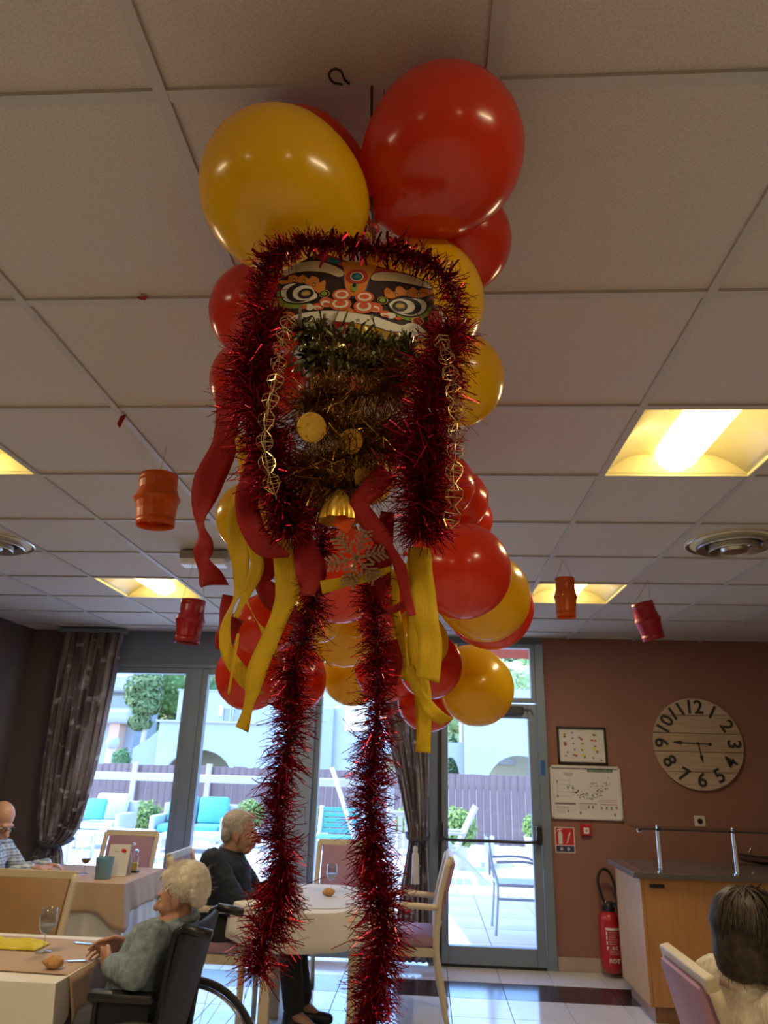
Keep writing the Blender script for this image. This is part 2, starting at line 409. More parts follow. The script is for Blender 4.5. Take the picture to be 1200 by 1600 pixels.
# round ceiling air diffusers
def diffuser(x, y, label):
    t = thing('air_diffuser', label, 'air vent', (x, y, 2.672), group='round ceiling air diffusers')
    for k, (r0, r1, zz) in enumerate(((0.235, 0.2, 0.0), (0.185, 0.14, -0.022), (0.125, 0.085, -0.038))):
        MB().lathe([(r0, 0.008), (r0, zz), (r0-0.006, zz-0.004), (r1, zz+0.012), (r1-0.004, zz+0.026)], 40).build('cone_ring', mat('satin_steel', (0.5, 0.47, 0.42), 0.25, metal=0.9), t, world=False, smooth='auto')
    MB().lathe([(0.001, -0.052), (0.06, -0.046), (0.07, -0.03), (0.04, 0.0), (0.001, 0.002)], 32).build('centre_cone', MATS['satin_steel'], t, world=False, smooth='auto')
    MB().lathe([(0.001, 0.004), (0.24, 0.004), (0.24, 0.009), (0.001, 0.009)], 32).build('collar', M_refl, t, world=False)
diffuser(1.6, 3.62, 'round metal air diffuser in the ceiling right of the balloons')
diffuser(-2.52, 3.73, 'round metal air diffuser at the left edge of the photo')
# emergency luminaire under the ceiling
t = thing('emergency_light', 'small boxy emergency light on the ceiling beside the red ribbon', 'light', (-1.3, 3.87, 2.61))
MB().bb((-1.44, 3.83, 2.622), (-1.16, 3.91, 2.672), 0.005).build('housing', mat('grey_housing', (0.33, 0.3, 0.27), 0.5), t)
MB().bb((-1.43, 3.82, 2.585), (-1.17, 3.92, 2.622), 0.008).build('diffuser', mat('opal_plastic', (0.85, 0.86, 0.85), 0.4), t)
# ---------------------------------------------------------------- outside: terrace, fence, villas, hill
M_conc = mat('pale_concrete', (0.62, 0.59, 0.56), 0.85, var=0.12, scale=1.5, bump=0.1)
M_wht = mat('white_render', (0.34, 0.35, 0.37), 0.85, var=0.06, scale=0.5)
M_leaf = mat('shrub_leaves', (0.16, 0.27, 0.05), 0.5, col2=(0.32, 0.42, 0.1), scale=9, translucent=0.3)
M_bark = mat('tree_bark', (0.24, 0.19, 0.14), 0.9, var=0.3, scale=8)
structure(MB().bb((-60, YB+0.2, -0.4), (60, 82, -0.07)).build('ground', mat('sunlit_ground', (0.36, 0.33, 0.3), 0.9, var=0.2, scale=0.6)))
ter = structure(MB().bb((-12, YB+0.2, -0.07), (8, 16.2, -0.03)).build('pavement', M_conc))
slab = MB().box((0, 0, 0), (0.592, 0.592, 0.03), bev=0.003).mesh('paving_slab'); slab.materials.append(M_conc)
for i in range(12):
    for j in range(6):
        s = link_mesh('paving_slab', slab, ter, (0, 0, 0)); s.matrix_parent_inverse = wm(ter).inverted(); s.location = (-3.9+0.6*i, 7.2+0.6*j, -0.015)
structure(MB().bb((XL-3, YB-8, 3.0), (XR+3, YB+0.25, 4.5)).build('roof', M_wht))
# salmon awning rolled out over the terrace
aw = thing('awning', 'salmon pink awning seen through the pane above the exit door', 'awning', (-1.0, 6.9, 3.0))
a0, a1 = at(830, 1030, 9.9).z, at(830, 1012, 9.9).z
M_salm = mat('salmon_awning_cloth', (0.66, 0.27, 0.2), 0.8, var=0.08, translucent=0.5)
MB().bb((-1.9, 9.88, a0), (3.2, 9.9, a1)).build('valance', M_salm, aw)
o = MB().grid(lambda u, v: Vector((-1.9+5.1*u, 6.88+3.02*v, 3.62+(a1-3.62)*v)), 1, 1).build('awning_cloth', M_salm, aw); solidify(o, 0.01)
MB().tube([(-1.9, 9.86, a1), (3.2, 9.86, a1)], 0.035, 10).build('front_bar', mat('white_awning_metal', (0.78, 0.79, 0.8), 0.4), aw, smooth=True)
for x in (-1.6, 2.8): MB().tube([(x, 6.88, 3.2), (x, 8.4, 3.25), (x, 9.85, a1-0.02)], 0.025, 8).build('folding_arm', MATS['white_awning_metal'], aw)

# wooden garden fence, one board at a time
FY = 16.5
fen = thing('garden_fence', 'brown wooden board fence running across behind the garden', 'fence', (-2, FY, 0))
M_plk = mat('weathered_fence_board', (0.19, 0.125, 0.115), 0.8, col2=(0.115, 0.072, 0.068), scale=3.0, stretch=(3, 3, 0.35), bump=0.2, bscale=20)
plk = MB().box((0, 0, 0.7), (0.145, 0.024, 1.4), bev=0.004).mesh('fence_board'); plk.materials.append(M_plk)
rnd = random.Random(3)
for i in range(96):
    s = link_mesh('fence_board', plk, fen, (-7.2+0.15*i, rnd.uniform(-0.008, 0.008), -0.03+rnd.uniform(-0.015, 0.015)))
M_pst = mat('pale_fence_post', (0.42, 0.34, 0.32), 0.8, var=0.1)
for x in (at(209, 1230, FY).x, at(324, 1240, FY).x, at(868, 1240, FY).x):
    MB().bb((x-0.06, FY-0.1, -0.03), (x+0.06, FY-0.02, 1.42), 0.006).build('fence_post', M_pst, fen)
MB().bb((-9, FY+0.02, 1.05), (5, FY+0.06, 1.13)).build('fence_rail', M_plk, fen)
# white rail on posts
gr = thing('garden_rail', 'white horizontal rail on posts in front of the wooden fence', 'railing', (-3.4, 11, 0))
gx0, gx1 = at(120, 1215, 11).x, at(611, 1222, 11).x; gz = at(400, 1219, 11).z
M_wm = mat('white_garden_metal', (0.46, 0.47, 0.48), 0.4, var=0.04)
MB().bb((gx0, 10.97, gz-0.055), (gx1, 11.03, gz+0.055), 0.01).build('rail', M_wm, gr)
for x in (gx0, gx1): MB().bb((x-0.05, 10.96, -0.03), (x+0.05, 11.04, gz-0.055), 0.01).build('post', M_wm, gr)

def leaves(mb, c, r, n, size, seed, flat=1.0):
    rr = random.Random(seed)
    for _ in range(n):
        d = Vector((rr.gauss(0, 1), rr.gauss(0, 1), rr.gauss(0, 1))).normalized()
        k = rr.uniform(0.75, 1.03)+0.12*noise.noise(d*2.5+Vector((seed, 0, 0)))
        p = Vector(c)+Vector((d.x*r[0]*k, d.y*r[1]*k, d.z*r[2]*k))
        nn = (d+Vector((rr.uniform(-.7, .7), rr.uniform(-.7, .7), rr.uniform(-.2, .9)))).normalized()
        x, y, _a = frame_from(nn); t = rr.uniform(0, 6.28); a = x*math.cos(t)+y*math.sin(t); b = nn.cross(a); s = size*rr.uniform(.6, 1.2)
        mb.add([p-a*s, p-b*s*0.45+nn*s*0.12, p+a*s, p+b*s*0.45+nn*s*0.12], [(0, 1, 2, 3)])
    return mb
def shrub(px, py, Y, rp, label, seed):
    p = at(px, py, Y); r = rp*px_size(p)
    t = thing('garden_shrub', label, 'shrub', (p.x, Y, -0.03), group='round garden shrubs')
    leaves(MB(), p, (r, r, r*0.95), 1100, r*0.13, seed).build('foliage', M_leaf, t)
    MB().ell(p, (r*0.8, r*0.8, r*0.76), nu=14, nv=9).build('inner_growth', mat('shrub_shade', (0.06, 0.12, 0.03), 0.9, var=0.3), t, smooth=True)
    hz = max(p.z-r*0.7, 0.06)
    MB().lathe([(0.16, -0.03), (0.2, hz*0.92), (0.215, hz), (0.19, hz)], 16, (p.x, Y, 0)).build('planter', mat('pale_stone_planter', (0.5, 0.46, 0.42), 0.8, var=0.1), t, smooth='auto')
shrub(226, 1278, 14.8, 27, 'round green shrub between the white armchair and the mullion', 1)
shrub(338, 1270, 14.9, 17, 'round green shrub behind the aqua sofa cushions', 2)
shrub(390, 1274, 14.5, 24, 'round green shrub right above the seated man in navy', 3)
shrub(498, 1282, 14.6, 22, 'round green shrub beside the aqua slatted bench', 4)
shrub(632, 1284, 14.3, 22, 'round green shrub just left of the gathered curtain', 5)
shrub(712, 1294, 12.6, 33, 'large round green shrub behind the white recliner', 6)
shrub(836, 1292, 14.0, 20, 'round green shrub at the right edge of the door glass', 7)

# outdoor furniture
M_aqua = mat('aqua_cushion', (0.075, 0.34, 0.36), 0.8, var=0.08, bump=0.1)
def sofa(x0, x1, Y, label, ncush, mc, arms=True, name='garden_sofa', cat='sofa'):
    t = thing(name, label, cat, ((x0+x1)/2, Y, -0.03))
    MB().bb((x0, Y-0.4, 0.18), (x1, Y+0.4, 0.28), 0.02).build('frame', M_wm, t)
    MB().bb((x0, Y+0.3, 0.28), (x1, Y+0.4, 0.74), 0.02).build('back_frame', M_wm, t)
    for s, xx in ((0, x0), (1, x1)):
        a, b = (xx, xx+0.1) if s == 0 else (xx-0.1, xx)
        MB().bb((a, Y-0.4, 0.28), (b, Y+0.3, 0.56), 0.03).build('armrest', M_wm, t)
    for xx in (x0+0.06, x1-0.06):
        for yy in (Y-0.34, Y+0.34): MB().bb((xx-0.03, yy-0.03, -0.03), (xx+0.03, yy+0.03, 0.18)).build('leg', M_wm, t)
    w = (x1-x0-0.24)/ncush
    for k in range(ncush):
        a = x0+0.12+w*k
        MB().bb((a+0.01, Y-0.38, 0.285), (a+w-0.01, Y+0.2, 0.42), 0.045).build('seat_cushion', mc, t, smooth='auto')
        M_ = Matrix.Rotation(-0.2, 4, 'X')
        MB().box((a+w/2, Y+0.2, 0.64), (w-0.02, 0.14, 0.46), M=M_, bev=0.05).build('back_cushion', mc, t, smooth='auto')
sofa(at(243, 1300, 13.6).x, at(360, 1300, 13.6).x, 13.6, 'white framed garden sofa with aqua cushions beyond the mullion', 2, M_aqua)
sofa(at(122, 1300, 13.6).x, at(195, 1300, 13.6).x, 13.7, 'white garden armchair with pale cushions near the left curtain', 1, mat('pale_cushion', (0.5, 0.56, 0.55), 0.8), name='garden_armchair', cat='armchair')
p = at(144, 1298, 13.4); tag(MB().box((p.x, 13.42, 0.62), (0.36, 0.13, 0.36), M=Matrix.Rotation(-0.3, 4, 'X'), bev=0.05).build('throw_pillow', M_aqua, smooth='auto'), 'aqua throw pillow on the white garden armchair', 'pillow')
def low_table(px, Y, w, label):
    p = at(px, 1330, Y); t = thing('garden_table', label, 'table', (p.x, Y, -0.03))
    MB().bb((p.x-w/2, Y-0.35, 0.36), (p.x+w/2, Y+0.35, 0.4), 0.01).build('table_top', M_wm, t)
    for a in (-1, 1):
        for b in (-1, 1): MB().bb((p.x+a*(w/2-0.05)-0.02, Y+b*0.3-0.02, -0.03), (p.x+a*(w/2-0.05)+0.02, Y+b*0.3+0.02, 0.36)).build('leg', M_wm, t)
low_table(300, 12.2, 0.95, 'low white garden table in front of the aqua sofa')
low_table(190, 12.2, 0.8, 'low white garden table left of the mullion')
# aqua slatted bench
bx0, bx1 = at(497, 1290, 12).x, at(566, 1290, 12).x
t = thing('garden_bench', 'aqua slatted bench with white frame between the two tinsel strands', 'bench', ((bx0+bx1)/2, 12, -0.03))
for x in (bx0, bx1):
    MB().tube([(x, 12.25, -0.03), (x, 12.22, 0.42), (x, 12.34, 0.86)], 0.035, 8).build('side_frame', M_wm, t, smooth=True)
    MB().tube([(x, 11.78, -0.03), (x, 11.78, 0.42), (x, 12.22, 0.42)], 0.03, 8).build('side_frame', M_wm, t, smooth=True)
for k in range(5): MB().box(((bx0+bx1)/2, 12.25+0.018*k, 0.5+0.078*k), (bx1-bx0, 0.02, 0.06), bev=0.004).build('back_slat', M_aqua, t)
for k in range(4): MB().box(((bx0+bx1)/2, 11.82+0.11*k, 0.44), (bx1-bx0, 0.085, 0.022), bev=0.004).build('seat_slat', M_aqua, t)
# white recliner
p = at(712, 1320, 11.3)
t = thing('recliner', 'white slatted garden recliner behind the exit door glass', 'recliner', (p.x, 11.3, -0.03))
for s in (-0.28, 0.28):
    MB().tube([(p.x-0.75, 11.3+s, 0.4), (p.x, 11.3+s, 0.4), (p.x+0.3, 11.3+s, 0.98)], 0.025, 8).build('side_rail', M_wm, t)
    MB().tube([(p.x-0.2, 11.3+s, 0.55), (p.x+0.42, 11.3+s, -0.03)], 0.022, 8).build('leg', M_wm, t)
    MB().tube([(p.x+0.0, 11.3+s, 0.4), (p.x-0.5, 11.3+s, -0.03)], 0.022, 8).build('leg', M_wm, t)
    MB().bb((p.x-0.35, 11.3+s-0.03, 0.6), (p.x+0.12, 11.3+s+0.03, 0.635), 0.01).build('armrest', M_wm, t)
for k in range(6): MB().box((p.x+0.04+0.045*k, 11.3, 0.46+0.087*k), (0.02, 0.54, 0.07), M=Matrix.Rotation(0.48, 4, 'Y')).build('back_slat', M_wm, t)
for k in range(6): MB().box((p.x-0.72+0.12*k, 11.3, 0.42), (0.09, 0.54, 0.02)).build('seat_slat', M_wm, t)
# grey tube chair on the shaded terrace
M_gt = mat('grey_blue_garden_metal', (0.4, 0.45, 0.52), 0.4, var=0.05)
p = atz(775, 1462, 0); q = p
t = thing('terrace_chair', 'pale grey metal chair on the shaded terrace behind the door glass', 'chair', (p.x+0.2, p.y+0.2, -0.015))
cx, cy = p.x, p.y
for yy in (cy, cy+0.44):
    MB().tube(smooth_path([(cx, yy, 0), (cx+0.03, yy, 0.43), (cx-0.02, yy, 0.62), (cx-0.05, yy, 0.86)], 4), 0.014, 8).build('back_leg', M_gt, t, smooth=True)
    MB().tube([(cx+0.5, yy, 0), (cx+0.46, yy, 0.43)], 0.014, 8).build('front_leg', M_gt, t)
    MB().tube(smooth_path([(cx+0.02, yy, 0.64), (cx+0.3, yy, 0.65), (cx+0.46, yy, 0.6), (cx+0.46, yy, 0.43)], 4), 0.014, 8).build('armrest', M_gt, t, smooth=True)
MB().bb((cx+0.02, cy, 0.42), (cx+0.48, cy+0.44, 0.45), 0.008).build('seat', M_gt, t)
MB().bb((cx+0.03, cy, 0.3), (cx+0.47, cy+0.02, 0.325), 0.008).build('stretcher', M_gt, t)
MB().bb((cx-0.06, cy, 0.52), (cx-0.035, cy+0.44, 0.84), 0.008).build('backrest', M_gt, t)
# parasol foot
p = atz(770, 1352, -0.03); t = thing('parasol_base', 'round white parasol foot on the sunny paving', 'parasol base', (p.x, p.y, -0.03))
MB().lathe([(0.001, -0.03), (0.34, -0.03), (0.34, 0.04), (0.1, 0.1), (0.001, 0.1)], 24, (p.x, p.y, 0)).build('foot', M_wm, t, smooth='auto')
MB().tube([(p.x, p.y, 0.09), (p.x, p.y, 0.42)], 0.035, 10).build('sleeve', M_wm, t, smooth=True)
p0, p1 = at(519, 1200, 10.4), at(551, 1300, 10.2)
d = (p1-p0); p2 = p0+d*((p0.z+0.03)/(-d.z)); tag(MB().tube([p0, p2], 0.03, 8).build('leaning_pole', M_wm, smooth=True), 'thin white pole leaning behind the right tinsel strand', 'pole')
# white stacking chair left of the curtain
p = atz(633, 1392, -0.02)
t = thing('plastic_chair', 'white plastic garden chair just left of the gathered curtain', 'chair', (p.x, p.y, -0.02))
for a in (-0.22, 0.22):
    for b in (-0.2, 0.22): MB().tube([(p.x+a*1.1, p.y+b*1.1, -0.02), (p.x+a, p.y+b, 0.42)], 0.02, 8).build('leg', M_wm, t)
    MB().tube(smooth_path([(p.x+a*1.12, p.y-0.2, 0.42), (p.x+a*1.15, p.y-0.2, 0.64), (p.x+a*1.1, p.y+0.22, 0.64)], 4), 0.02, 8).build('armrest', M_wm, t, smooth=True)
MB().bb((p.x-0.24, p.y-0.22, 0.41), (p.x+0.24, p.y+0.24, 0.45), 0.012).build('seat', M_wm, t)
for k in range(5): MB().box((p.x-0.18+0.09*k, p.y+0.27, 0.66), (0.06, 0.02, 0.44), M=Matrix.Rotation(-0.15, 4, 'X')).build('back_slat', M_wm, t)
MB().box((p.x, p.y+0.305, 0.88), (0.46, 0.03, 0.07), bev=0.01).build('top_rail', M_wm, t)

# garden lamp globe
p = at(176, 1160, 26); t = thing('garden_lamp', 'white globe garden lamp beyond the fence by the left curtain', 'lamp', (p.x, p.y, -0.07))
MB().ell(p, 0.24, nu=20, nv=12).build('globe', M_wht, t, smooth=True)
MB().tube([(p.x, p.y, -0.07), (p.x, p.y, p.z-0.22)], 0.05, 8).build('pole', M_wm, t)

# villas: facade outlines with arches open at the foot
VY = 60.0
def fx(px, Y=VY): return at(px, 1150, Y).x
def fz(py, Y=VY, px=450): return at(px, py, Y).z
def facade(mb, x0, x1, z0, z1, arches, Y, d=0.5):
    pts = [(x0, z0), (x0, z1), (x1, z1), (x1, z0)]
    for ax0, ax1, az in sorted(arches, reverse=True):
        n = 14; pts += [((ax0+ax1)/2+(ax1-ax0)/2*math.cos(PI*k/n), z0+(az-z0)*math.sin(PI*k/n)) for k in range(n+1)]
    mb.prism([(p[0], p[1]) for p in pts], 0, d, Matrix(((1, 0, 0, 0), (0, 0, 1, Y), (0, 1, 0, 0), (0, 0, 0, 1)))); return mb
def villa_window(par, x0, x1, z0, z1, Y):
    f = MB()
    s = 0.12
    for a, b in (((x0-s, z0-s), (x0, z1+s)), ((x1, z0-s), (x1+s, z1+s)), ((x0, z0-s), (x1, z0)), ((x0, z1), (x1, z1+s))): f.bb((a[0], Y-0.12, a[1]), (b[0], Y+0.02, b[1]))
    w = f.build('window', M_wht, par)
    MB().bb((x0, Y-0.04, z0), (x1, Y+0.01, z1)).build('pane', mat('villa_window_glass', (0.1, 0.12, 0.15), 0.15, spec=0.8), w)
GZ = -0.07
M_wht2 = mat('lavender_white_render', (0.27, 0.29, 0.33), 0.85, var=0.05, scale=0.4)
M_olive = mat('olive_inner_wall', (0.42, 0.36, 0.24), 0.9, var=0.1)
v1 = thing('villa', 'white two storey villa with arched garage behind the fence, left of the tinsel', 'house', (fx(340), VY, GZ))
facade(MB(), fx(247), fx(462), GZ, fz(1131), [(fx(263), fx(368), fz(1175))], VY).build('ground_floor_wall', M_wht, v1)
MB().bb((fx(247), VY+4, GZ), (fx(462), VY+9, fz(1131)-0.05)).build('inner_wall', M_olive, v1)
MB().bb((fx(247), VY+0.5, fz(1135)), (fx(462), VY+4, fz(1131))).build('terrace_roof', M_wht, v1)
MB().bb((fx(248)-0.3, VY-0.3, fz(1133)), (fx(462), VY+0.5, fz(1130)), 0.03).build('ledge', M_wht, v1)
MB().bb((fx(264), VY+1.2, fz(1131)), (fx(462), VY+8, fz(1081))).build('upper_storey', M_wht, v1)
MB().bb((fx(264)-0.15, VY+1.05, fz(1081)), (fx(462), VY+8, fz(1079)), 0.03).build('parapet', M_wht, v1)
for a, b in ((340, 350), (356, 366)): villa_window(v1, fx(a), fx(b), fz(1130), fz(1108), VY+1.2)
ar = [(fx(263)+0.35*(1-math.cos(t))*0+(fx(276)-fx(263))*(0.5-0.5*math.cos(t)), fz(1130)+(fz(1112)-fz(1130))*math.sin(t)**0.7) for t in [PI*k/12 for k in range(13)]]
MB().prism(ar, 0, 0.1, Matrix(((1, 0, 0, 0.35), (0, 0, 1, VY+1.12), (0, 1, 0, 0), (0, 0, 0, 1)))).build('arched_window', MATS['villa_window_glass'], v1)
MB().prism([(fx(208), GZ), (fx(208), fz(1176)), (fx(230), fz(1160)), (fx(248), fz(1143)), (fx(248), GZ)], 0, 5, Matrix(((1, 0, 0, 0), (0, 0, 1, VY+0.3), (0, 1, 0, 0), (0, 0, 0, 1)))).build('sloped_wing', M_wht2, v1)
MB().bb((fx(333), VY+1.0, fz(1120)), (fx(338), VY+1.15, fz(1104)), 0.02).build('shutter', mat('cream_shutter', (0.7, 0.6, 0.42), 0.8), v1)
v2 = thing('villa', 'pale villa seen between the two hanging tinsel strands', 'house', (fx(560), VY, GZ))
facade(MB(), fx(462.5), fx(640), GZ, fz(1090, px=560), [(fx(470), fx(494), fz(1172)), (fx(590), fx(632), fz(1170))], VY+1).build('front_wall', M_wht, v2)
MB().bb((fx(462.5), VY+4, GZ), (fx(640), VY+9, fz(1090)-0.05)).build('inner_wall', M_olive, v2)
MB().bb((fx(497), VY+0.5, GZ), (fx(519), VY+1, fz(1106, px=560)), 0.08).build('chimney_breast', M_wht2, v2)
MB().bb((fx(536), VY+0.8, fz(1140)), (fx(572), VY+1, fz(1094)), 0.03).build('shutter_panel', mat('cream_panel', (0.74, 0.66, 0.5), 0.8), v2)
v3 = thing('villa', 'tall white villa wall with wide arch seen through the exit door', 'house', (fx(780), VY, GZ))
facade(MB(), fx(725), fx(905), GZ, fz(1079, px=800), [(fx(757), fx(858), fz(1180, px=780))], VY-1).build('front_wall', M_wht, v3)
MB().bb((fx(725), VY+4, GZ), (fx(905), VY+9, fz(1079, px=800)-0.05)).build('inner_wall', M_olive, v3)
MB().bb((fx(725), VY-0.5, fz(1083, px=800)), (fx(905), VY+4, fz(1079, px=800)-0.02)).build('flat_roof', M_wht, v3)
facade(MB(), fx(640), fx(724.5), GZ, fz(1160, px=700), [(fx(689), fx(719), fz(1183, px=700))], VY).build('garden_wall', M_wht2, v3)
for a, b in ((770, 784), (790, 808)): villa_window(v3, fx(a), fx(b), fz(1192, px=790), fz(1188, px=790), VY+4)
# balcony block
TY = 78.0
v4 = thing('apartment_block', 'white apartment block with rounded stacked balconies beside the left curtain', 'building', (fx(175, TY), TY, GZ))
MB().bb((fx(120, TY), TY+1.5, GZ), (fx(200, TY), TY+8, fz(1020, TY, 190))).build('wall', M_wht, v4)
for k, (y0, y1) in enumerate(((1131, 1106), (1082, 1052), (1030, 1006))):
    MB().bb((fx(130, TY), TY-1.0, fz(y0, TY, 190)), (fx(206+2*k, TY), TY+1.6, fz(y1, TY, 190)), 0.5).build('balcony', M_wht, v4)
    MB().bb((fx(130, TY), TY+1.4, fz(y1, TY, 190)), (fx(197, TY), TY+1.52, fz(y1-22, TY, 190))).build('balcony_window', MATS['villa_window_glass'], v4)
MB().bb((fx(170, TY), TY-0.2, GZ), (fx(186, TY), TY+1.5, fz(1131, TY, 190))).build('column', mat('terracotta_render', (0.6, 0.35, 0.25), 0.85), v4)

# hill
def hill(u, v):
    x = -95+170*u; y = 80+150*v
    z = -0.4+46*(v**0.8)*(0.9+0.25*math.sin(u*7+1))+2.0*noise.noise(Vector((x*0.03, y*0.03, 0)))
    return Vector((x, y, z))
structure(MB().grid(hill, 50, 30).build('hill', mat('hillside_scrub', (0.14, 0.19, 0.06), 0.95, col2=(0.3, 0.3, 0.13), scale=0.12, bump=0.3, bscale=2), smooth=True))
def hill_z(x, y):
    return hill((x+95)/170, (y-80)/150).z if y > 80 else GZ
M_tr = [mat('tree_leaves_deep', (0.045, 0.12, 0.06), 0.8, col2=(0.1, 0.2, 0.08), scale=0.6, bump=1.0, bscale=2.5),
        mat('tree_leaves_mid', (0.1, 0.2, 0.06), 0.8, col2=(0.2, 0.3, 0.1), scale=0.6, bump=1.0, bscale=2.5),
        mat('tree_leaves_pale', (0.24, 0.32, 0.12), 0.8, col2=(0.36, 0.42, 0.18), scale=0.6, bump=1.0, bscale=2.5)]
def crown_mesh(seed, tall=1.0):
    rr = random.Random(seed); mb = MB()
    for k in range(7):
        c = Vector((rr.uniform(-.5, .5), rr.uniform(-.5, .5), rr.uniform(-.45, .5)*tall)); r = rr.uniform(.4, .62)
        bm = bmesh.new(); bmesh.ops.create_icosphere(bm, subdivisions=3, radius=r)
        for v in bm.verts: v.co += c; v.co += v.co.normalized()*0.16*noise.noise(v.co*5+Vector((seed, k, 0)))+v.co.normalized()*0.08*noise.noise(v.co*13)
        bm.verts.index_update(); mb.add([v.co for v in bm.verts], [tuple(v.index for v in f.verts) for f in bm.faces]); bm.free()
    m2 = MB(); m2.v = [tuple(Vector(v)*0.9) for v in mb.v]; m2.f = list(mb.f)
    for k in range(7):
        pass
    step = max(1, len(mb.v)//1500)
    for i in range(0, len(mb.v), step):
        p = Vector(mb.v[i])*rr.uniform(0.9, 1.06); nn = (p.normalized()+Vector((rr.uniform(-.8, .8), rr.uniform(-.8, .8), rr.uniform(-.3, .9)))).normalized()
        x, y, _a = frame_from(nn); t = rr.uniform(0, 6.28); a = x*math.cos(t)+y*math.sin(t); b = nn.cross(a); sz = rr.uniform(.04, .1)
        m2.add([p-a*sz, p-b*sz*0.6, p+a*sz, p+b*sz*0.6], [(0, 1, 2, 3)])
    return m2
CROWN = []
for k in range(3):
    for s in range(2):
        me = crown_mesh(10*k+s).mesh('crown', True); me.materials.append(M_tr[k]); CROWN.append(me)
TRUNK = MB().tube([(0, 0, 0), (0.02, 0, 0.6), (0, 0.02, 1)], [0.09, 0.07, 0.05], 7).mesh('trunk', True); TRUNK.materials.append(M_bark)
def tree(x, y, r, kind, label, th=0.5, name='tree', top=None):
    z = hill_z(x, y); t = thing(name, label, 'tree', (x, y, z-0.2), group='trees on the hill')
    link_mesh('trunk', TRUNK, t, (0, 0, 0), scale=(r*0.8, r*0.8, r*(th+0.6)))
    link_mesh('crown', CROWN[kind*2+(int(x*7) % 2)], t, (0, 0, r*(th+0.75)), rot=(0, 0, x), scale=(r, r, r*0.95))
spots = [(216, 92, 6, 2), (242, 96, 7, 0), (262, 93, 6, 1), (285, 98, 7, 0), (308, 92, 6, 2), (330, 98, 7, 1), (352, 93, 6, 0), (378, 97, 7, 1), (402, 92, 6, 0), (426, 98, 7, 0),
         (205, 112, 7, 0), (235, 116, 8, 1), (268, 113, 7, 0), (300, 118, 8, 1), (335, 113, 8, 0), (368, 118, 8, 2), (400, 114, 8, 0), (435, 118, 8, 1),
         (220, 138, 9, 0), (262, 142, 9, 0), (305, 138, 9, 1), (350, 143, 9, 0), (395, 139, 9, 0), (690, 84, 4, 2), (715, 90, 4, 2), (760, 88, 6, 2), (800, 86, 6, 2), (835, 90, 7, 1), (870, 88, 6, 2), (780, 112, 8, 0), (825, 115, 8, 1), (865, 112, 8, 0), (810, 140, 9, 0), (850, 142, 9, 1)]
KN = ['dark green', 'mid green', 'pale green']
ORD = ['first', 'second', 'third', 'fourth', 'fifth', 'sixth', 'seventh', 'eighth', 'ninth', 'tenth', 'eleventh', 'twelfth', 'thirteenth', 'fourteenth', 'fifteenth', 'sixteenth', 'seventeenth', 'eighteenth', 'nineteenth', 'twentieth']
seen = {}
for px, Y, r, kind in sorted(spots):
    row = 'at the foot of' if Y < 105 else 'halfway up' if Y < 130 else 'high on'
    side = 'left windows' if px < 450 else 'door side'; key = (row, side); seen[key] = seen.get(key, 0)+1
    tree(fx(px, Y), Y, r*0.85, kind, '%s tree %s the hill, %s from left, %s' % (KN[kind], row, ORD[seen[key]-1], side))
M_pine = mat('pine_needles', (0.1, 0.15, 0.05), 0.8, col2=(0.2, 0.26, 0.1), scale=1.2, translucent=0.2)
# tall pine with a pale bare trunk, and a clipped hedge
pp = at(222, 1160, 72); pt = thing('pine_tree', 'tall pale pine with bare trunk left of the white villa', 'tree', (pp.x, 72, GZ))
MB().tube([(pp.x, 72, GZ), (pp.x+0.15, 72, fz(1120, 72, 222)), (pp.x+0.4, 72, fz(1075, 72, 222))], [0.32, 0.25, 0.15], 8).build('trunk', mat('pale_bark', (0.5, 0.44, 0.38), 0.9), pt, smooth=True)
for (a, b, r) in ((222, 1072, 1.7), (231, 1085, 1.5), (216, 1090, 1.3), (228, 1102, 1.5), (219, 1128, 1.2), (234, 1066, 1.3)):
    q = at(a, b, 72); leaves(MB(), q, (r, r, r*0.75), 420, 0.34, int(a*b)).build('crown_clump', M_pine, pt)
p = at(190, 1178, 30); hd = thing('clipped_shrub', 'dark clipped hedge shrub beside the globe garden lamp', 'shrub', (p.x, 30, GZ))
leaves(MB(), (p.x, 30, 0.85), (0.5, 0.5, 1.05), 1200, 0.08, 31).build('foliage', M_tr[0], hd)
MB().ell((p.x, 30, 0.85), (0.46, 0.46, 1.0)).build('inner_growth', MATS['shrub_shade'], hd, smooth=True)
p = at(708, 1150, 66); cy_ = thing('cypress', 'small dark cypress above the garden wall behind the door', 'tree', (p.x, 66, GZ))
leaves(MB(), (p.x, 66, p.z/2), (0.5, 0.5, p.z/2+0.2), 900, 0.2, 33).build('foliage', M_tr[0], cy_)
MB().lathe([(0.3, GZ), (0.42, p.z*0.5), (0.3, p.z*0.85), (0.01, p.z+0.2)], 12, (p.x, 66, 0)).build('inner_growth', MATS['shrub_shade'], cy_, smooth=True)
# ---------------------------------------------------------------- things on the brown wall
M_paper = mat('white_paper', (0.66, 0.64, 0.6), 0.6, var=0.03, scale=8)
M_ink = mat('black_ink', (0.02, 0.02, 0.02), 0.6)
YW = YB
def flat(x0, x1, z0, z1, y, m, par, name): return MB().bb((x0, y-0.0006, z0), (x1, y, z1)).build(name, m, par)
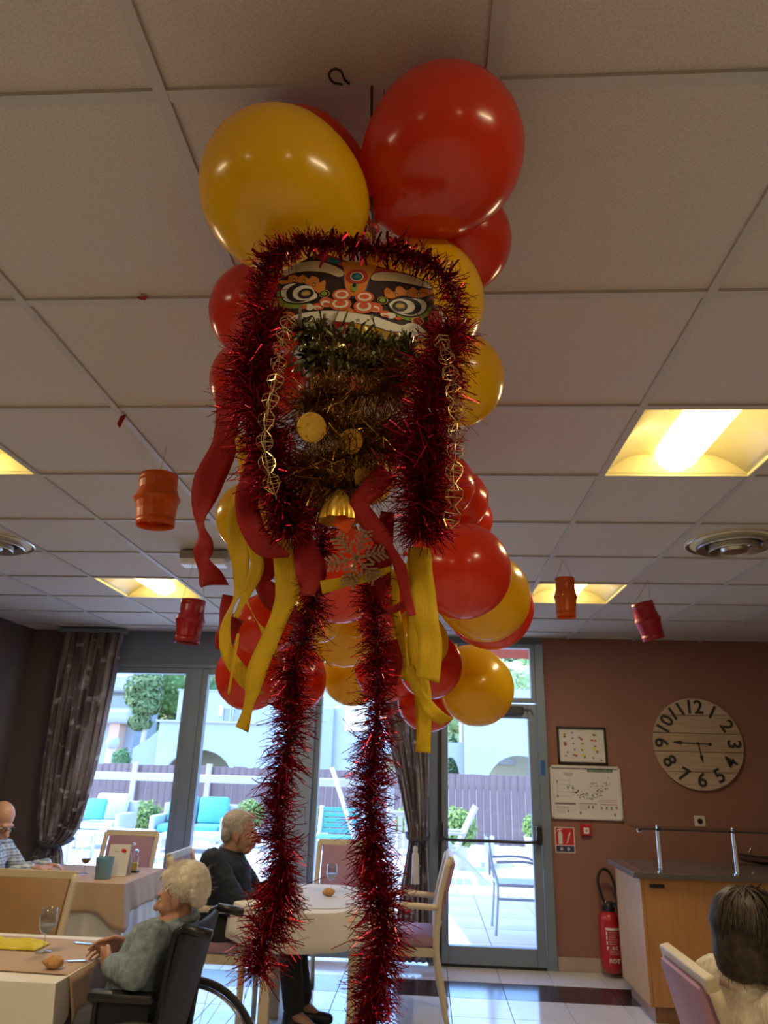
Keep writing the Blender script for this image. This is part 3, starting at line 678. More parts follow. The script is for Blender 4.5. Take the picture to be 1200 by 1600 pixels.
# black framed sheet
t = thing('picture_frame', 'thin black frame with a sheet of small coloured marks, above the evacuation plan', 'picture frame', (1.37, YW, 1.57))
fx0_, fx1_, fz0, fz1 = 1.155, 1.585, 1.575, 1.89
for a, b in (((fx0_, fz0), (fx0_+0.018, fz1)), ((fx1_-0.018, fz0), (fx1_, fz1)), ((fx0_, fz0), (fx1_, fz0+0.02)), ((fx0_, fz1-0.018), (fx1_, fz1))): MB().bb((a[0], YW-0.022, a[1]), (b[0], YW-0.002, b[1]), 0.002).build('frame_bar', M_black, t)
sh = flat(fx0_+0.015, fx1_-0.015, fz0+0.015, fz1-0.015, YW-0.006, M_paper, t, 'paper_sheet')
M_yel, M_mag, M_gry = mat('yellow_ink', (0.7, 0.62, 0.05), 0.6), mat('crimson_ink', (0.4, 0.02, 0.08), 0.6), mat('grey_ink', (0.2, 0.18, 0.2), 0.6)
rr = random.Random(5)
for (u, v, cols) in ((.12, .15, 'yk'), (.12, .22, 'r'), (.13, .42, 'kk'), (.12, .49, 'r'), (.17, .72, 'k'), (.13, .82, 'k'), (.31, .12, 'k'), (.31, .27, 'k'), (.31, .45, 'k'), (.33, .63, 'k'), (.32, .78, 'yk'), (.37, .82, 'r'), (.45, .24, 'rk'), (.50, .30, 'r'), (.52, .43, 'ky'), (.5, .64, 'yk'), (.55, .8, 'y'), (.56, .85, 'k'), (.8, .16, 'yyk'), (.74, .33, 'r'), (.8, .35, 'yk'), (.79, .5, 'k'), (.78, .58, 'y'), (.84, .68, 'yyk'), (.75, .86, 'k'), (.9, .92, 'k')):
    for c in cols:
        x = fx0_+0.02+(fx1_-fx0_-0.04)*(u+rr.uniform(-.012, .012)); z = fz1-0.02-(fz1-fz0-0.04)*(v+rr.uniform(-.012, .012)); s = {'y': 0.014, 'r': 0.011, 'k': 0.009}[c]; k_ = {'y': 0.0, 'r': 0.0004, 'k': 0.0008}[c]
        flat(x-s, x+s, z-s*0.7, z+s*0.7, YW-0.0068-k_, {'y': M_yel, 'r': M_mag, 'k': M_gry}[c], sh, 'printed_mark')
def text(body, size, x, y, z, m, par, name, depth=0.0003, bold=0.0, rot=0.0, align='CENTER'):
    me = text_mesh(body, size, depth, bold, align); o = bpy.data.objects.new(name, me); C.objects.link(o); me.materials.clear(); me.materials.append(m)
    o.parent = par; o.matrix_parent_inverse = wm(par).inverted(); o.location = (x, y, z); o.rotation_euler = (PI/2, 0, 0)
    o.rotation_euler = (Matrix.Rotation(rot, 4, 'Y') @ Matrix.Rotation(PI/2, 4, 'X')).to_euler(); return o
# evacuation plan
t = thing('evacuation_plan', 'large white framed evacuation plan with a green title bar, under the black frame', 'sign', (1.37, YW, 1.13))
ex0, ex1, ez0, ez1 = 1.075, 1.68, 1.13, 1.565
M_fr = mat('white_frame_plastic', (0.62, 0.6, 0.57), 0.4)
for a, b in (((ex0, ez0), (ex0+0.02, ez1)), ((ex1-0.02, ez0), (ex1, ez1)), ((ex0, ez0), (ex1, ez0+0.02)), ((ex0, ez1-0.02), (ex1, ez1))): MB().bb((a[0], YW-0.03, a[1]), (b[0], YW-0.002, b[1]), 0.004).build('frame_bar', M_fr, t)
sh = flat(ex0+0.015, ex1-0.015, ez0+0.015, ez1-0.015, YW-0.008, M_paper, t, 'plan_sheet')
def E_(u, v): return ex0+(ex1-ex0)*u, ez1-(ez1-ez0)*v
def mark(u0, u1, v0, v1, m, name='plan_line', k=0.0): (xa, za), (xb, zb) = E_(u0, v0), E_(u1, v1); flat(xa, xb, zb, za, YW-0.0086-k, m, sh, name)
mark(.54, .90, .06, .115, mat('dark_green_ink', (0.01, 0.13, 0.06), 0.5), 'title_bar')
x, z = E_(.72, .088); text("PLAN D'ÉVACUATION", 0.019, x, YW-0.0096, z, M_paper, sh, 'title_text')
for k in range(3): mark(.20+.01*k, .34-.01*k, .14+.024*k, .152+.024*k, M_gry)
for v in (.28, .36, .5, .58): mark(.10, .30, v, v+.005, M_gry)
for v in (.29, .56): mark(.095, .11, v, v+.05, M_ink)
mark(.10, .103, .28, .60, M_gry); mark(.28, .283, .28, .37, M_gry)
for k in range(150):
    a = rr.uniform(0, 1); u = .25+.58*a; v = .42+.16*math.sin(a*PI)*1.1-(.14 if a > .75 else 0)*rr.random()-.02; u += rr.uniform(-.03, .03); v += rr.uniform(-.06, .06); s = rr.uniform(.003, .008)
    mark(u-s, u+s*1.4, v-s*1.2, v+s*1.2, rr.choice([M_gry, M_gry, M_ink, mat('pale_ink', (0.4, 0.4, 0.4), 0.6)]), 'plan_room', 0.0003)
for k in range(8): u = .56+.11*rr.random(); v = .30+.08*rr.random(); mark(u, u+.014, v, v+.02, M_gry, 'plan_room', 0.0004)
mark(.06, .35, .70, .735, M_gry, 'legend_bar'); mark(.08, .25, .775, .79, M_gry, 'legend_bar'); mark(.40, .65, .70, .712, M_gry, 'legend_bar'); mark(.69, .94, .71, .722, M_mag, 'legend_bar')
for u, v in ((.24, .85), (.53, .77), (.59, .77), (.41, .88), (.71, .78), (.78, .78), (.85, .78), (.92, .77), (.89, .90)): mark(u-.012, u+.012, v-.025, v+.025, M_gry, 'legend_symbol')
for k in range(3): mark(.66, .94, .63+.02*k, .634+.02*k, mat('faint_red_ink', (0.5, 0.2, 0.2), 0.6), 'legend_text')
for k in range(4): mark(.08, .2, .81+.025*k, .815+.025*k, M_gry, 'legend_text'); mark(.40, .50, .74+.025*k, .745+.025*k, M_gry, 'legend_text')
# extinguisher sign
t = thing('extinguisher_sign', 'red fire extinguisher sign with white pictogram and blue strip', 'sign', (1.18, YW, 0.86))
flat(1.095, 1.262, 0.865, 1.065, YW-0.001, M_fr, t, 'sign_plate')
rp_ = flat(1.103, 1.254, 0.925, 1.058, YW-0.0016, mat('sign_red', (0.5, 0.012, 0.015), 0.5), t, 'red_field')
bs_ = flat(1.103, 1.254, 0.872, 0.918, YW-0.0016, mat('sign_navy', (0.015, 0.025, 0.1), 0.5), t, 'blue_strip')
XZ = lambda y: Matrix(((1, 0, 0, 0), (0, 0, 1, y), (0, 1, 0, 0), (0, 0, 0, 1)))
MB().prism([(1.124, 0.932), (1.158, 0.932), (1.158, 1.012), (1.152, 1.026), (1.146, 1.03), (1.146, 1.042), (1.160, 1.046), (1.160, 1.052), (1.136, 1.052), (1.122, 1.046), (1.112, 1.03), (1.116, 1.028), (1.126, 1.04), (1.134, 1.042), (1.134, 1.03), (1.128, 1.026), (1.124, 1.012)], -0.0006, 0, XZ(YW-0.0018)).build('extinguisher_pictogram', M_paper, rp_)
for k in range(4): MB().prism([(1.186+.006*k, 0.935+.02*k), (1.20+.008*k, 0.942+.02*k), (1.214+.006*k, 0.97+.02*k), (1.204+.006*k, 0.962+.02*k)], -0.0006, 0, XZ(YW-0.0018)).build('flame_pictogram', M_paper, rp_)
for x in (1.148, 1.205): MB().lathe([(0.001, 0), (0.014, 0), (0.014, 0.0006), (0.001, 0.0006)], 16, (x, YW-0.0024, 0.895), Matrix.Rotation(PI/2, 4, 'X')).build('class_symbol', mat('grey_blue_ink', (0.35, 0.38, 0.45), 0.5), bs_)
# call point
t = thing('fire_call_point', 'small red fire alarm call point with white pane', 'alarm button', (1.355, YW, 1.01))
MB().bb((1.31, YW-0.045, 1.005), (1.40, YW, 1.095), 0.008).build('box', mat('alarm_red', (0.45, 0.012, 0.012), 0.4), t)
MB().bb((1.333, YW-0.049, 1.022), (1.377, YW-0.045, 1.07), 0.001).build('pane', M_white, t); MB().bb((1.349, YW-0.0505, 1.038), (1.361, YW-0.049, 1.052)).build('button_mark', M_ink, t)
# wall socket
t = thing('wall_socket', 'white square wall socket below the clock', 'socket', (2.32, YW, 1.1))
MB().bb((2.275, YW-0.012, 1.105), (2.365, YW, 1.19), 0.004).build('plate', mat('cream_socket', (0.62, 0.56, 0.48), 0.4), t)
MB().lathe([(0.022, 0.0), (0.022, 0.004), (0.018, 0.004), (0.018, 0.001), (0.001, 0.001)], 24, (2.32, YW-0.012, 1.147), Matrix.Rotation(PI/2, 4, 'X')).build('well', M_black, t)
# wooden clock
ckx, ckz, ckr = 2.37, 1.775, 0.385
t = thing('wall_clock', 'round wall clock of pale wooden planks with black numerals', 'clock', (ckx, YW, ckz-ckr))
M_ply = [mat('clock_plank_%d' % k, c, 0.7, col2=tuple(v*0.72 for v in c), scale=7, stretch=(0.5, 3, 9), bump=0.2, bscale=30) for k, c in enumerate(((0.52, 0.41, 0.30), (0.47, 0.36, 0.25), (0.44, 0.33, 0.22), (0.48, 0.36, 0.25), (0.5, 0.39, 0.28)))]
edges = [-ckr, -0.235, -0.07, 0.085, 0.24, ckr]
for k in range(5):
    z0, z1 = edges[k]+0.0025, edges[k+1]-0.0025; n = 10; pts = []
    z0c, z1c = max(z0, -ckr+0.001), min(z1, ckr-0.001)
    for i in range(n+1): z = z0c+(z1c-z0c)*i/n; pts.append((ckx+math.sqrt(max(ckr**2-z*z, 0)), ckz+z))
    for i in range(n+1): z = z1c-(z1c-z0c)*i/n; pts.append((ckx-math.sqrt(max(ckr**2-z*z, 0)), ckz+z))
    MB().prism(pts, -0.035, -0.012, XZ(YW)).build('plank', M_ply[4-k], t)
MB().lathe([(0.001, 0.0), (ckr*0.97, 0.0), (ckr*0.97, 0.014), (0.001, 0.014)], 48, (ckx, YW, ckz), Matrix.Rotation(PI/2, 4, 'X')).build('backing', mat('clock_backing', (0.1, 0.07, 0.05), 0.8), t)
for hr in range(1, 13):
    a = math.radians(hr*30); x = ckx+math.sin(a)*ckr*0.79; z = ckz+math.cos(a)*ckr*0.79
    rot = a if hr not in (4, 5, 6, 7, 8) else a+PI
    text(str(hr), 0.162, x, YW-0.036, z, M_ink, t, 'numeral', 0.002, 0.0035, rot)
def hand(a, L, tail, w, name, head):
    d = Vector((math.sin(a), 0, math.cos(a))); s = Vector((d.z, 0, -d.x)); c = Vector((ckx, YW-0.041, ckz))
    def Q(u, v): p = c+d*u+s*v; return (p.x, p.z)
    MB().prism([Q(-tail, -w), Q(-tail, w), Q(L*head, w), Q(L*head, w*3.2), Q(L*(head+0.1), w*3.2), Q(L, 0), Q(L*(head+0.1), -w*3.2), Q(L*head, -w*3.2), Q(L*head, -w)], -0.002, 0, XZ(YW-0.04)).build(name, M_ink, t)
    if tail > 0.03:
        e = c-d*tail; MB().lathe([(0.001, 0), (0.015, 0), (0.015, 0.002), (0.001, 0.002)], 16, (e.x, YW-0.04, e.z), Matrix.Rotation(PI/2, 4, 'X')).build('counterweight', M_ink, t)
hand(math.radians(272), 0.225, 0.1, 0.0045, 'minute_hand', 0.62); hand(math.radians(172), 0.165, 0.015, 0.0045, 'hour_hand', 0.6)
MB().lathe([(0.001, 0), (0.014, 0), (0.012, 0.006), (0.001, 0.007)], 16, (ckx, YW-0.041, ckz), Matrix.Rotation(PI/2, 4, 'X')).build('spindle_cap', M_ink, t)
# fire extinguisher
exx, exy = 1.475, YW-0.12
t = thing('fire_extinguisher', 'red fire extinguisher with black looped hose beside the wooden counter', 'fire extinguisher', (exx, exy, 0.04))
M_er = mat('extinguisher_red', (0.4, 0.01, 0.018), 0.3, coat=0.3)
cyl = MB().lathe([(0.001, 0.035), (0.055, 0.035), (0.075, 0.055), (0.083, 0.085), (0.085, 0.12), (0.085, 0.40), (0.078, 0.435), (0.055, 0.458), (0.03, 0.47), (0.001, 0.47)], 32, (exx, exy, 0.0)).build('cylinder', M_er, t, smooth='auto')
MB().lathe([(0.05, 0.462), (0.052, 0.49), (0.04, 0.5), (0.03, 0.52), (0.001, 0.522)], 20, (exx, exy, 0.0)).build('valve_head', M_black, t, smooth='auto')
MB().tube(smooth_path([(exx-0.02, exy-0.01, 0.50), (exx-0.06, exy-0.02, 0.60), (exx-0.072, exy-0.02, 0.70), (exx-0.03, exy-0.01, 0.765), (exx+0.03, exy, 0.74), (exx+0.065, exy, 0.64), (exx+0.075, exy, 0.53), (exx+0.07, exy-0.01, 0.40)], 6), 0.0115, 8).build('hose', M_black, t, smooth=True)
MB().lathe([(0.013, 0.49), (0.014, 0.53), (0.012, 0.535)], 12, (exx-0.02, exy-0.01, 0)).build('hose_collar', M_chrome, t, smooth='auto')
MB().box((exx+0.05, exy-0.01, 0.515), (0.11, 0.03, 0.022), M=Matrix.Rotation(0.25, 4, 'Y'), bev=0.008).build('lever', mat('blue_black_plastic', (0.015, 0.03, 0.06), 0.4), t)
MB().box((exx+0.085, exy, 0.45), (0.02, 0.03, 0.12), M=Matrix.Rotation(-0.15, 4, 'Y'), bev=0.008).build('nozzle', M_black, t)
MB().ell((exx+0.1, exy-0.02, 0.385), (0.009, 0.009, 0.014)).build('nozzle_tip', M_white, t, smooth=True)
M_lab = mat('pale_red_print', (0.55, 0.3, 0.32), 0.5)
def onc(ang, z, off=0.0008): return exx+math.sin(ang)*(0.085+off), exy-math.cos(ang)*(0.085+off), z
def lab(a0, a1, z0, z1, m, name):
    o = MB().grid(lambda u, v: Vector(onc(a0+(a1-a0)*u, z0+(z1-z0)*v)), 6, 1).build(name, m, cyl); solidify(o, 0.0004)
lab(-.62, .75, .338, .355, M_paper, 'label_stripe'); lab(.68, .74, .13, .335, M_lab, 'label_stripe')
for k in range(6): lab(-.35, .5-.1*(k % 3), .322-.016*k, .327-.016*k, M_lab, 'label_text_line')
for z in (.315, .285, .25): lab(-.6, -.48, z-.012, z+.012, M_paper, 'label_symbol')
for k in range(4): lab(-.35, .5, .205-.011*k, .209-.011*k, M_lab, 'label_text_line')
for body, size, z, ang in (('ROT', 0.042, .128, 0.02), ('B C', 0.026, .218, 0.12), ('P', 0.034, .212, -0.5)):
    x, y, zz = onc(ang, z, 0.004); o = text(body, size, x, y, zz, M_paper, cyl, 'label_lettering', 0.0005, 0.0012); o.rotation_euler = (Matrix.Rotation(ang, 4, 'Z') @ Matrix.Rotation(PI/2, 4, 'X')).to_euler()

# ---------------------------------------------------------------- buffet counter
M_wood = mat('honey_oak_veneer', (0.42, 0.2, 0.065), 0.45, col2=(0.36, 0.165, 0.05), scale=5, stretch=(6, 6, 0.6), bump=0.05, bscale=40)
M_gran = mat('dark_speckled_granite', (0.055, 0.05, 0.05), 0.18, col2=(0.16, 0.14, 0.13), scale=180)
bx0, bx1, by0, by1 = 1.455, 4.3, 5.44, 6.13
t = thing('buffet_counter', 'honey oak buffet counter with speckled dark stone top', 'counter', ((bx0+bx1)/2, 5.8, 0))
MB().bb((bx0, by0, 0.1), (bx0+0.022, by1, 0.85), 0.002).build('side_panel', M_wood, t)
MB().bb((bx1-0.022, by0, 0.1), (bx1, by1, 0.85), 0.002).build('side_panel', M_wood, t)
MB().bb((bx0+0.023, by0+0.002, 0.1), (bx1-0.023, by0+0.02, 0.85), 0.002).build('front_panel', M_wood, t)
MB().bb((bx0+0.04, by0+0.05, 0), (bx1-0.04, by1-0.05, 0.1)).build('plinth', mat('darker_oak_veneer', (0.3, 0.13, 0.05), 0.5, var=0.15, stretch=(1, 1, 0.2)), t)
MB().bb((bx0, by1-0.02, 0.1), (bx1, by1, 0.85)).build('back_panel', M_wood, t)
MB().bb((bx0-0.05, by0-0.035, 0.851), (bx1+0.04, by1+0.03, 0.886), 0.004).build('counter_top', M_gran, t)
MB().bb((bx0+0.06, by0-0.006, 0.79), (bx0+0.16, by0+0.002, 0.815), 0.002).build('lock_plate', M_black, t)
MB().bb((bx0+0.03, by0+0.05, 0.886), (bx0+0.05, by1-0.1, 0.89)).build('inlay_strip', M_chrome, t)
t = thing('sneeze_guard', 'glass shelf on chrome posts above the buffet counter', 'glass guard', (2.6, 5.45, 0.886))
for x in (1.615, 2.125, 2.64, 3.16): 
    po = MB().tube([(x, 5.47, 0.887), (x-0.008, 5.44, 1.15)], 0.017, 14).build('post', M_chrome, t, smooth='auto')
    MB().box((x-0.006, 5.44, 1.168), (0.03, 0.03, 0.035), bev=0.006).build('clamp', M_chrome, po)
    MB().lathe([(0.028, 0), (0.028, 0.006), (0.018, 0.008)], 16, (x, 5.47, 0.887)).build('foot_ring', M_chrome, po, smooth='auto')
sg = MB().bb((1.455, 5.36, 1.157), (3.75, 5.66, 1.165)).build('glass_shelf', glass('shelf_glass', (0.86, 0.92, 0.9), 0.05), t)
MB().bb((1.455, 5.352, 1.156), (3.75, 5.36, 1.166)).build('polished_edge', mat('smoked_glass_edge', (0.02, 0.035, 0.035), 0.1, spec=0.8), sg)
MB().box((1.46, 5.38, 1.15), (0.03, 0.03, 0.022), bev=0.005).build('corner_clip', M_chrome, t)
p = atz(1175, 1347, 0.89)
t = thing('serving_tray', 'dark metal serving tray with tongs on the buffet counter', 'tray', (p.x+0.1, p.y, 0.887))
MB().lathe([(0.001, 0.0), (0.2, 0.0), (0.23, 0.02), (0.235, 0.022), (0.2, 0.006), (0.001, 0.006)], 28, (p.x+0.15, p.y+0.05, 0.888)).build('dish', mat('dark_steel', (0.16, 0.15, 0.15), 0.3, metal=0.8), t, smooth='auto')
MB().tube(smooth_path([(p.x-0.12, p.y, 0.95), (p.x+0.08, p.y+0.02, 0.925), (p.x+0.2, p.y+0.04, 0.915)], 5), 0.008, 6).build('tongs_arm', MATS['dark_steel'], t, smooth=True)
MB().tube(smooth_path([(p.x+0.03, p.y+0.05, 0.99), (p.x+0.02, p.y+0.05, 0.935), (p.x+0.2, p.y+0.05, 0.93)], 5), 0.007, 6).build('tongs_arm', M_chrome, t, smooth=True)

# ---------------------------------------------------------------- curtains
def curtain_mat():
    m = bpy.data.materials.new('printed_curtain_cloth'); m.use_nodes = True; n = m.node_tree.nodes; l = m.node_tree.links; b = n['Principled BSDF']; b.inputs['Roughness'].default_value = 0.85
    at_ = n.new('ShaderNodeAttribute'); at_.attribute_name = 'UVMap'
    mp = n.new('ShaderNodeMapping'); mp.inputs['Scale'].default_value = (14, 2.2, 1); l.new(at_.outputs['Vector'], mp.inputs[0])
    n1 = n.new('ShaderNodeTexNoise'); n1.inputs['Scale'].default_value = 1.0; n1.inputs['Detail'].default_value = 6; l.new(mp.outputs[0], n1.inputs['Vector'])
    r1 = n.new('ShaderNodeValToRGB'); e = r1.color_ramp.elements
    e[0].position = 0.36; e[0].color = (0.08, 0.065, 0.07, 1); e[1].position = 0.66; e[1].color = (0.5, 0.43, 0.4, 1)
    q = r1.color_ramp.elements.new(0.5); q.color = (0.24, 0.19, 0.18, 1)
    mp2 = n.new('ShaderNodeMapping'); mp2.inputs['Scale'].default_value = (4, 9, 1); l.new(at_.outputs['Vector'], mp2.inputs[0])
    n2 = n.new('ShaderNodeTexNoise'); n2.inputs['Scale'].default_value = 1.6; n2.inputs['Detail'].default_value = 3; l.new(mp2.outputs[0], n2.inputs['Vector'])
    r2 = n.new('ShaderNodeValToRGB'); r2.color_ramp.elements[0].position = 0.58; r2.color_ramp.elements[1].position = 0.66
    mx = n.new('ShaderNodeMix'); mx.data_type = 'RGBA'; mx.inputs[7].default_value = (0.58, 0.53, 0.5, 1)
    l.new(n1.outputs['Fac'], r1.inputs[0]); l.new(n2.outputs['Fac'], r2.inputs[0]); l.new(r2.outputs[0], mx.inputs[0]); l.new(r1.outputs[0], mx.inputs[6]); l.new(mx.outputs[2], b.inputs['Base Color'])
    tr = n.new('ShaderNodeBsdfTranslucent'); l.new(mx.outputs[2], tr.inputs[0]); ms = n.new('ShaderNodeMixShader'); ms.inputs[0].default_value = 0.4
    l.new(b.outputs[0], ms.inputs[1]); l.new(tr.outputs[0], ms.inputs[2]); l.new(ms.outputs[0], n['Material Output'].inputs[0]); return m
M_cur = curtain_mat()
def drape(rows, y, nf, amp, par, name, nu=120):
    """rows: (z, left x, right x, fold depth factor)"""
    R_ = smooth_path([Vector((q[0], q[1], q[2])) for q in rows], 8); A_ = smooth_path([Vector((q[3], q[4] if len(q) > 4 else 0, 0)) for q in rows], 8)
    vs_ = []; uv = []
    for i, q in enumerate(R_):
        for j in range(nu+1):
            u = j/nu; x = q.y+(q.z-q.y)*(u+0.02*math.sin(u*nf*4*PI)*0.6); f = amp*A_[i].x*(math.sin(u*nf*2*PI+0.6*math.sin(i*0.13))+0.4*math.sin(u*nf*4.7*PI+1))
            vs_.append((x, y-0.02+f+A_[i].y, q.x)); uv.append((u, i/len(R_)*1.6))
    mb = MB(); w = nu+1; mb.add(vs_, [(i*w+j, i*w+j+1, (i+1)*w+j+1, (i+1)*w+j) for i in range(len(R_)-1) for j in range(nu)])
    me = bpy.data.meshes.new(name); me.from_pydata(mb.v, [], mb.f); ul = me.uv_layers.new(name='UVMap')
    for lp in me.loops: ul.data[lp.index].uv = uv[lp.vertex_index]
    for p_ in me.polygons: p_.use_smooth = True
    o = put(name, me, M_cur, par); solidify(o, 0.002); return o
cl = thing('curtain', 'dark printed curtain tied back at the left of the window', 'curtain', (-3.2, 6.45, 0.1))
drape([(2.66, -3.47, -2.87, 1.0), (2.3, -3.47, -2.89, 1.0), (1.9, -3.46, -2.91, 1.0), (1.5, -3.44, -2.93, 0.95), (1.2, -3.41, -2.96, 0.9), (1.0, -3.385, -2.99, 0.85), (0.88, -3.36, -3.04, 0.7), (0.80, -3.34, -3.14, 0.5)], 6.50, 9, 0.032, cl, 'drape_upper')
drape([(0.80, -3.34, -3.14, 0.5), (0.66, -3.40, -3.1, 0.7), (0.4, -3.44, -3.06, 0.9), (0.05, -3.46, -3.03, 1.0)], 6.50, 9, 0.03, cl, 'drape_lower')
MB().tube(smooth_path([(-3.4, 6.6, 0.9), (-3.34, 6.46, 0.82), (-3.22, 6.42, 0.79), (-3.12, 6.46, 0.81), (-3.1, 6.6, 0.84)], 6), 0.018, 8).build('tieback', mat('dark_tieback_cloth', (0.05, 0.045, 0.055), 0.8), cl, smooth=True)
MB().bb((-3.5, 6.44, 2.63), (-2.86, 6.56, 2.665), 0.004).build('curtain_rail', M_alu, cl)
cr_ = thing('curtain', 'pale printed curtain gathered beside the exit door', 'curtain', (-0.1, 6.5, 0.1))
drape([(2.3, -0.46, 0.02, 1.0), (2.0, -0.42, 0.02, 0.95), (1.7, -0.33, 0.02, 0.85), (1.4, -0.25, 0.02, 0.75), (1.15, -0.19, 0.01, 0.6), (0.95, -0.15, 0.0, 0.5), (0.8, -0.17, 0.01, 0.55), (0.5, -0.22, 0.03, 0.7), (0.05, -0.26, 0.05, 0.8)], 6.50, 6, 0.03, cr_, 'drape_cloth')
MB().tube(smooth_path([(-0.17, 6.6, 0.98), (-0.15, 6.46, 0.95), (-0.07, 6.43, 0.94), (0.0, 6.46, 0.95), (0.02, 6.6, 0.98)], 6), 0.014, 8).build('tieback', MATS['dark_tieback_cloth'], cr_, smooth=True)
ts = MB().lathe([(0.012, 0.9), (0.02, 0.88), (0.018, 0.85), (0.026, 0.84), (0.034, 0.62), (0.001, 0.62)], 14, (-0.09, 6.41, 0)).build('tassel', mat('pale_tassel_thread', (0.5, 0.45, 0.42), 0.85, bump=0.5, bscale=200, stretch=(1, 1, 0.1)), cr_, smooth='auto')
MB().bb((-0.48, 6.44, 2.28), (0.02, 6.56, 2.31), 0.004).build('curtain_rail', M_alu, cr_)

# ---------------------------------------------------------------- chairs
M_cream = mat('cream_lacquered_wood', (0.56, 0.47, 0.32), 0.42, var=0.06, scale=5, stretch=(3, 3, 0.5))
M_mauve = mat('mauve_upholstery', (0.36, 0.2, 0.27), 0.7, var=0.08, scale=12, bump=0.1, bscale=300)
M_tan = mat('tan_leather', (0.36, 0.2, 0.085), 0.5, var=0.1, scale=8, bump=0.1, bscale=120)
def chair(x, y, face, fab, label, arms=False, top=0.95, w=0.46):
    """face: angle of the direction the sitter looks, from +Y anticlockwise"""
    t = thing('dining_chair', label, 'chair', (x, y, 0), face, 'cream framed dining chairs'); h = w/2-0.02
    for s in (-1, 1):
        MB().tube(smooth_path([(s*h, -0.29, 0.0), (s*h, -0.235, 0.25), (s*h, -0.215, 0.46), (s*h, -0.235, 0.7), (s*h, -0.30, top)], 4), [0.017]*4+[0.02]*4+[0.023]*4+[0.02]*5, 8).build('back_leg', M_cream, t, world=False, smooth=True)
        MB().tube([(s*h, 0.215, 0.0), (s*h, 0.21, 0.44)], [0.016, 0.022], 8).build('front_leg', M_cream, t, world=False, smooth=True)
        MB().bb((s*h-0.012, -0.2, 0.385), (s*h+0.012, 0.2, 0.435), 0.003).build('side_rail', M_cream, t, world=False)
        if arms:
            MB().tube(smooth_path([(s*(h+0.012), -0.225, 0.665), (s*(h+0.022), 0.0, 0.675), (s*(h+0.02), 0.17, 0.66), (s*(h+0.014), 0.2, 0.62), (s*(h+0.005), 0.2, 0.44)], 5), 0.019, 8).build('armrest', M_cream, t, world=False, smooth=True)
    for y_ in (-0.215, 0.21): MB().bb((-h, y_-0.012, 0.385), (h, y_+0.012, 0.435), 0.003).build('seat_rail', M_cream, t, world=False)
    MB().bb((-h-0.005, -0.2, 0.436), (h+0.005, 0.235, 0.5), 0.022).build('seat', fab, t, world=False, smooth='auto')
    M_ = Matrix.Rotation(0.26, 4, 'X')
    MB().box((0, -0.272, 0.76), (w-0.085, 0.055, 0.37), M=M_, bev=0.018).build('backrest', fab, t, world=False, smooth='auto')
    MB().box((0, -0.308, 0.945), (w-0.03, 0.036, 0.045), M=M_, bev=0.006).build('top_rail', M_cream, t, world=False)
    MB().box((0, -0.235, 0.57), (w-0.06, 0.03, 0.03), M=M_, bev=0.004).build('back_rail', M_cream, t, world=False)
    return t
tc_ = chair(-2.2, 3.87, PI, M_tan, 'cream framed chair with broad tan leather back behind the near table', w=0.62); tc_.scale.z = 0.965
chair(-2.38, 5.8, PI, M_mauve, 'mauve chair at the window behind the menu card')
chair(-0.63, 5.68, PI, M_mauve, 'mauve chair at the far side of the round table', w=0.44)
chair(-0.15, 5.37, PI/2, M_mauve, 'mauve armchair with cream arms in profile by the exit door', arms=True)
chair(1.15, 2.68, -PI/2, M_mauve, 'cream framed chair behind the back of the dark haired woman', top=0.93)
chair(-1.30, 4.98, -PI/2, M_mauve, 'cream armchair under the man in the navy jacket', arms=True)
chair(-3.06, 5.35, -PI/2, M_mauve, 'cream framed chair under the man in the plaid shirt')

# ---------------------------------------------------------------- tables and cloths
M_cloth = mat('white_tablecloth', (0.66, 0.63, 0.57), 0.85, var=0.03, scale=6, bump=0.08, bscale=400)
M_beige = mat('beige_tablecloth', (0.42, 0.29, 0.19), 0.85, var=0.06, scale=10, bump=0.08, bscale=400)
def table(x0, x1, y0, y1, label, z=0.73, m=M_cream):
    t = thing('dining_table', label, 'table', ((x0+x1)/2, (y0+y1)/2, 0))
    MB().bb((x0, y0, z-0.03), (x1, y1, z), 0.004).build('table_top', m, t)
    for x in (x0+0.07, x1-0.07):
        for y in (y0+0.07, y1-0.07): MB().bb((x-0.028, y-0.028, 0), (x+0.028, y+0.028, z-0.03), 0.004).build('leg', m, t)
def cloth(x0, x1, y0, y1, z, drop, m, label, folds=7, amp=0.012, point=0.0, flare=0.02, seed=0, name='tablecloth'):
    per = []; n = 30
    for i in range(n): per.append((x0+(x1-x0)*i/n, y0, 0, -1))
    for i in range(n): per.append((x1, y0+(y1-y0)*i/n, 1, 0))
    for i in range(n): per.append((x1-(x1-x0)*i/n, y1, 0, 1))
    for i in range(n): per.append((x0, y1-(y1-y0)*i/n, -1, 0))
    N = len(per); vs_ = []; fs_ = []; rows = 9
    for r in range(rows):
        f = r/(rows-1)
        for k, (x, y, nx, ny) in enumerate(per):
            e = min(k % n, n-k % n)/n; cor = max(0, 1-e*7)
            if k % n == 0: nx, ny = nx+per[k-1][2], ny+per[k-1][3]
            w = amp*f*(math.sin(2*PI*folds*k/n+seed)+0.6*math.sin(2*PI*folds*1.7*k/n+2*seed))+flare*f+0.004+cor*0.03*f
            sag = drop*f*(1+point*cor)
            vs_.append((x+nx*w, y+ny*w, z-sag-(0.003 if r else 0)))
    for r in range(rows-1):
        for k in range(N): fs_.append((r*N+k, r*N+(k+1) % N, (r+1)*N+(k+1) % N, (r+1)*N+k))
    fs_.append(tuple(range(N)))
    o = MB().add(vs_, fs_).build(name, m, smooth=False); auto_smooth(o, 50); solidify(o, 0.0016, 1); return tag(o, label, 'tablecloth')
table(-2.5, -1.37, 2.96, 3.66, 'table under the cream cloth in the lower left corner')
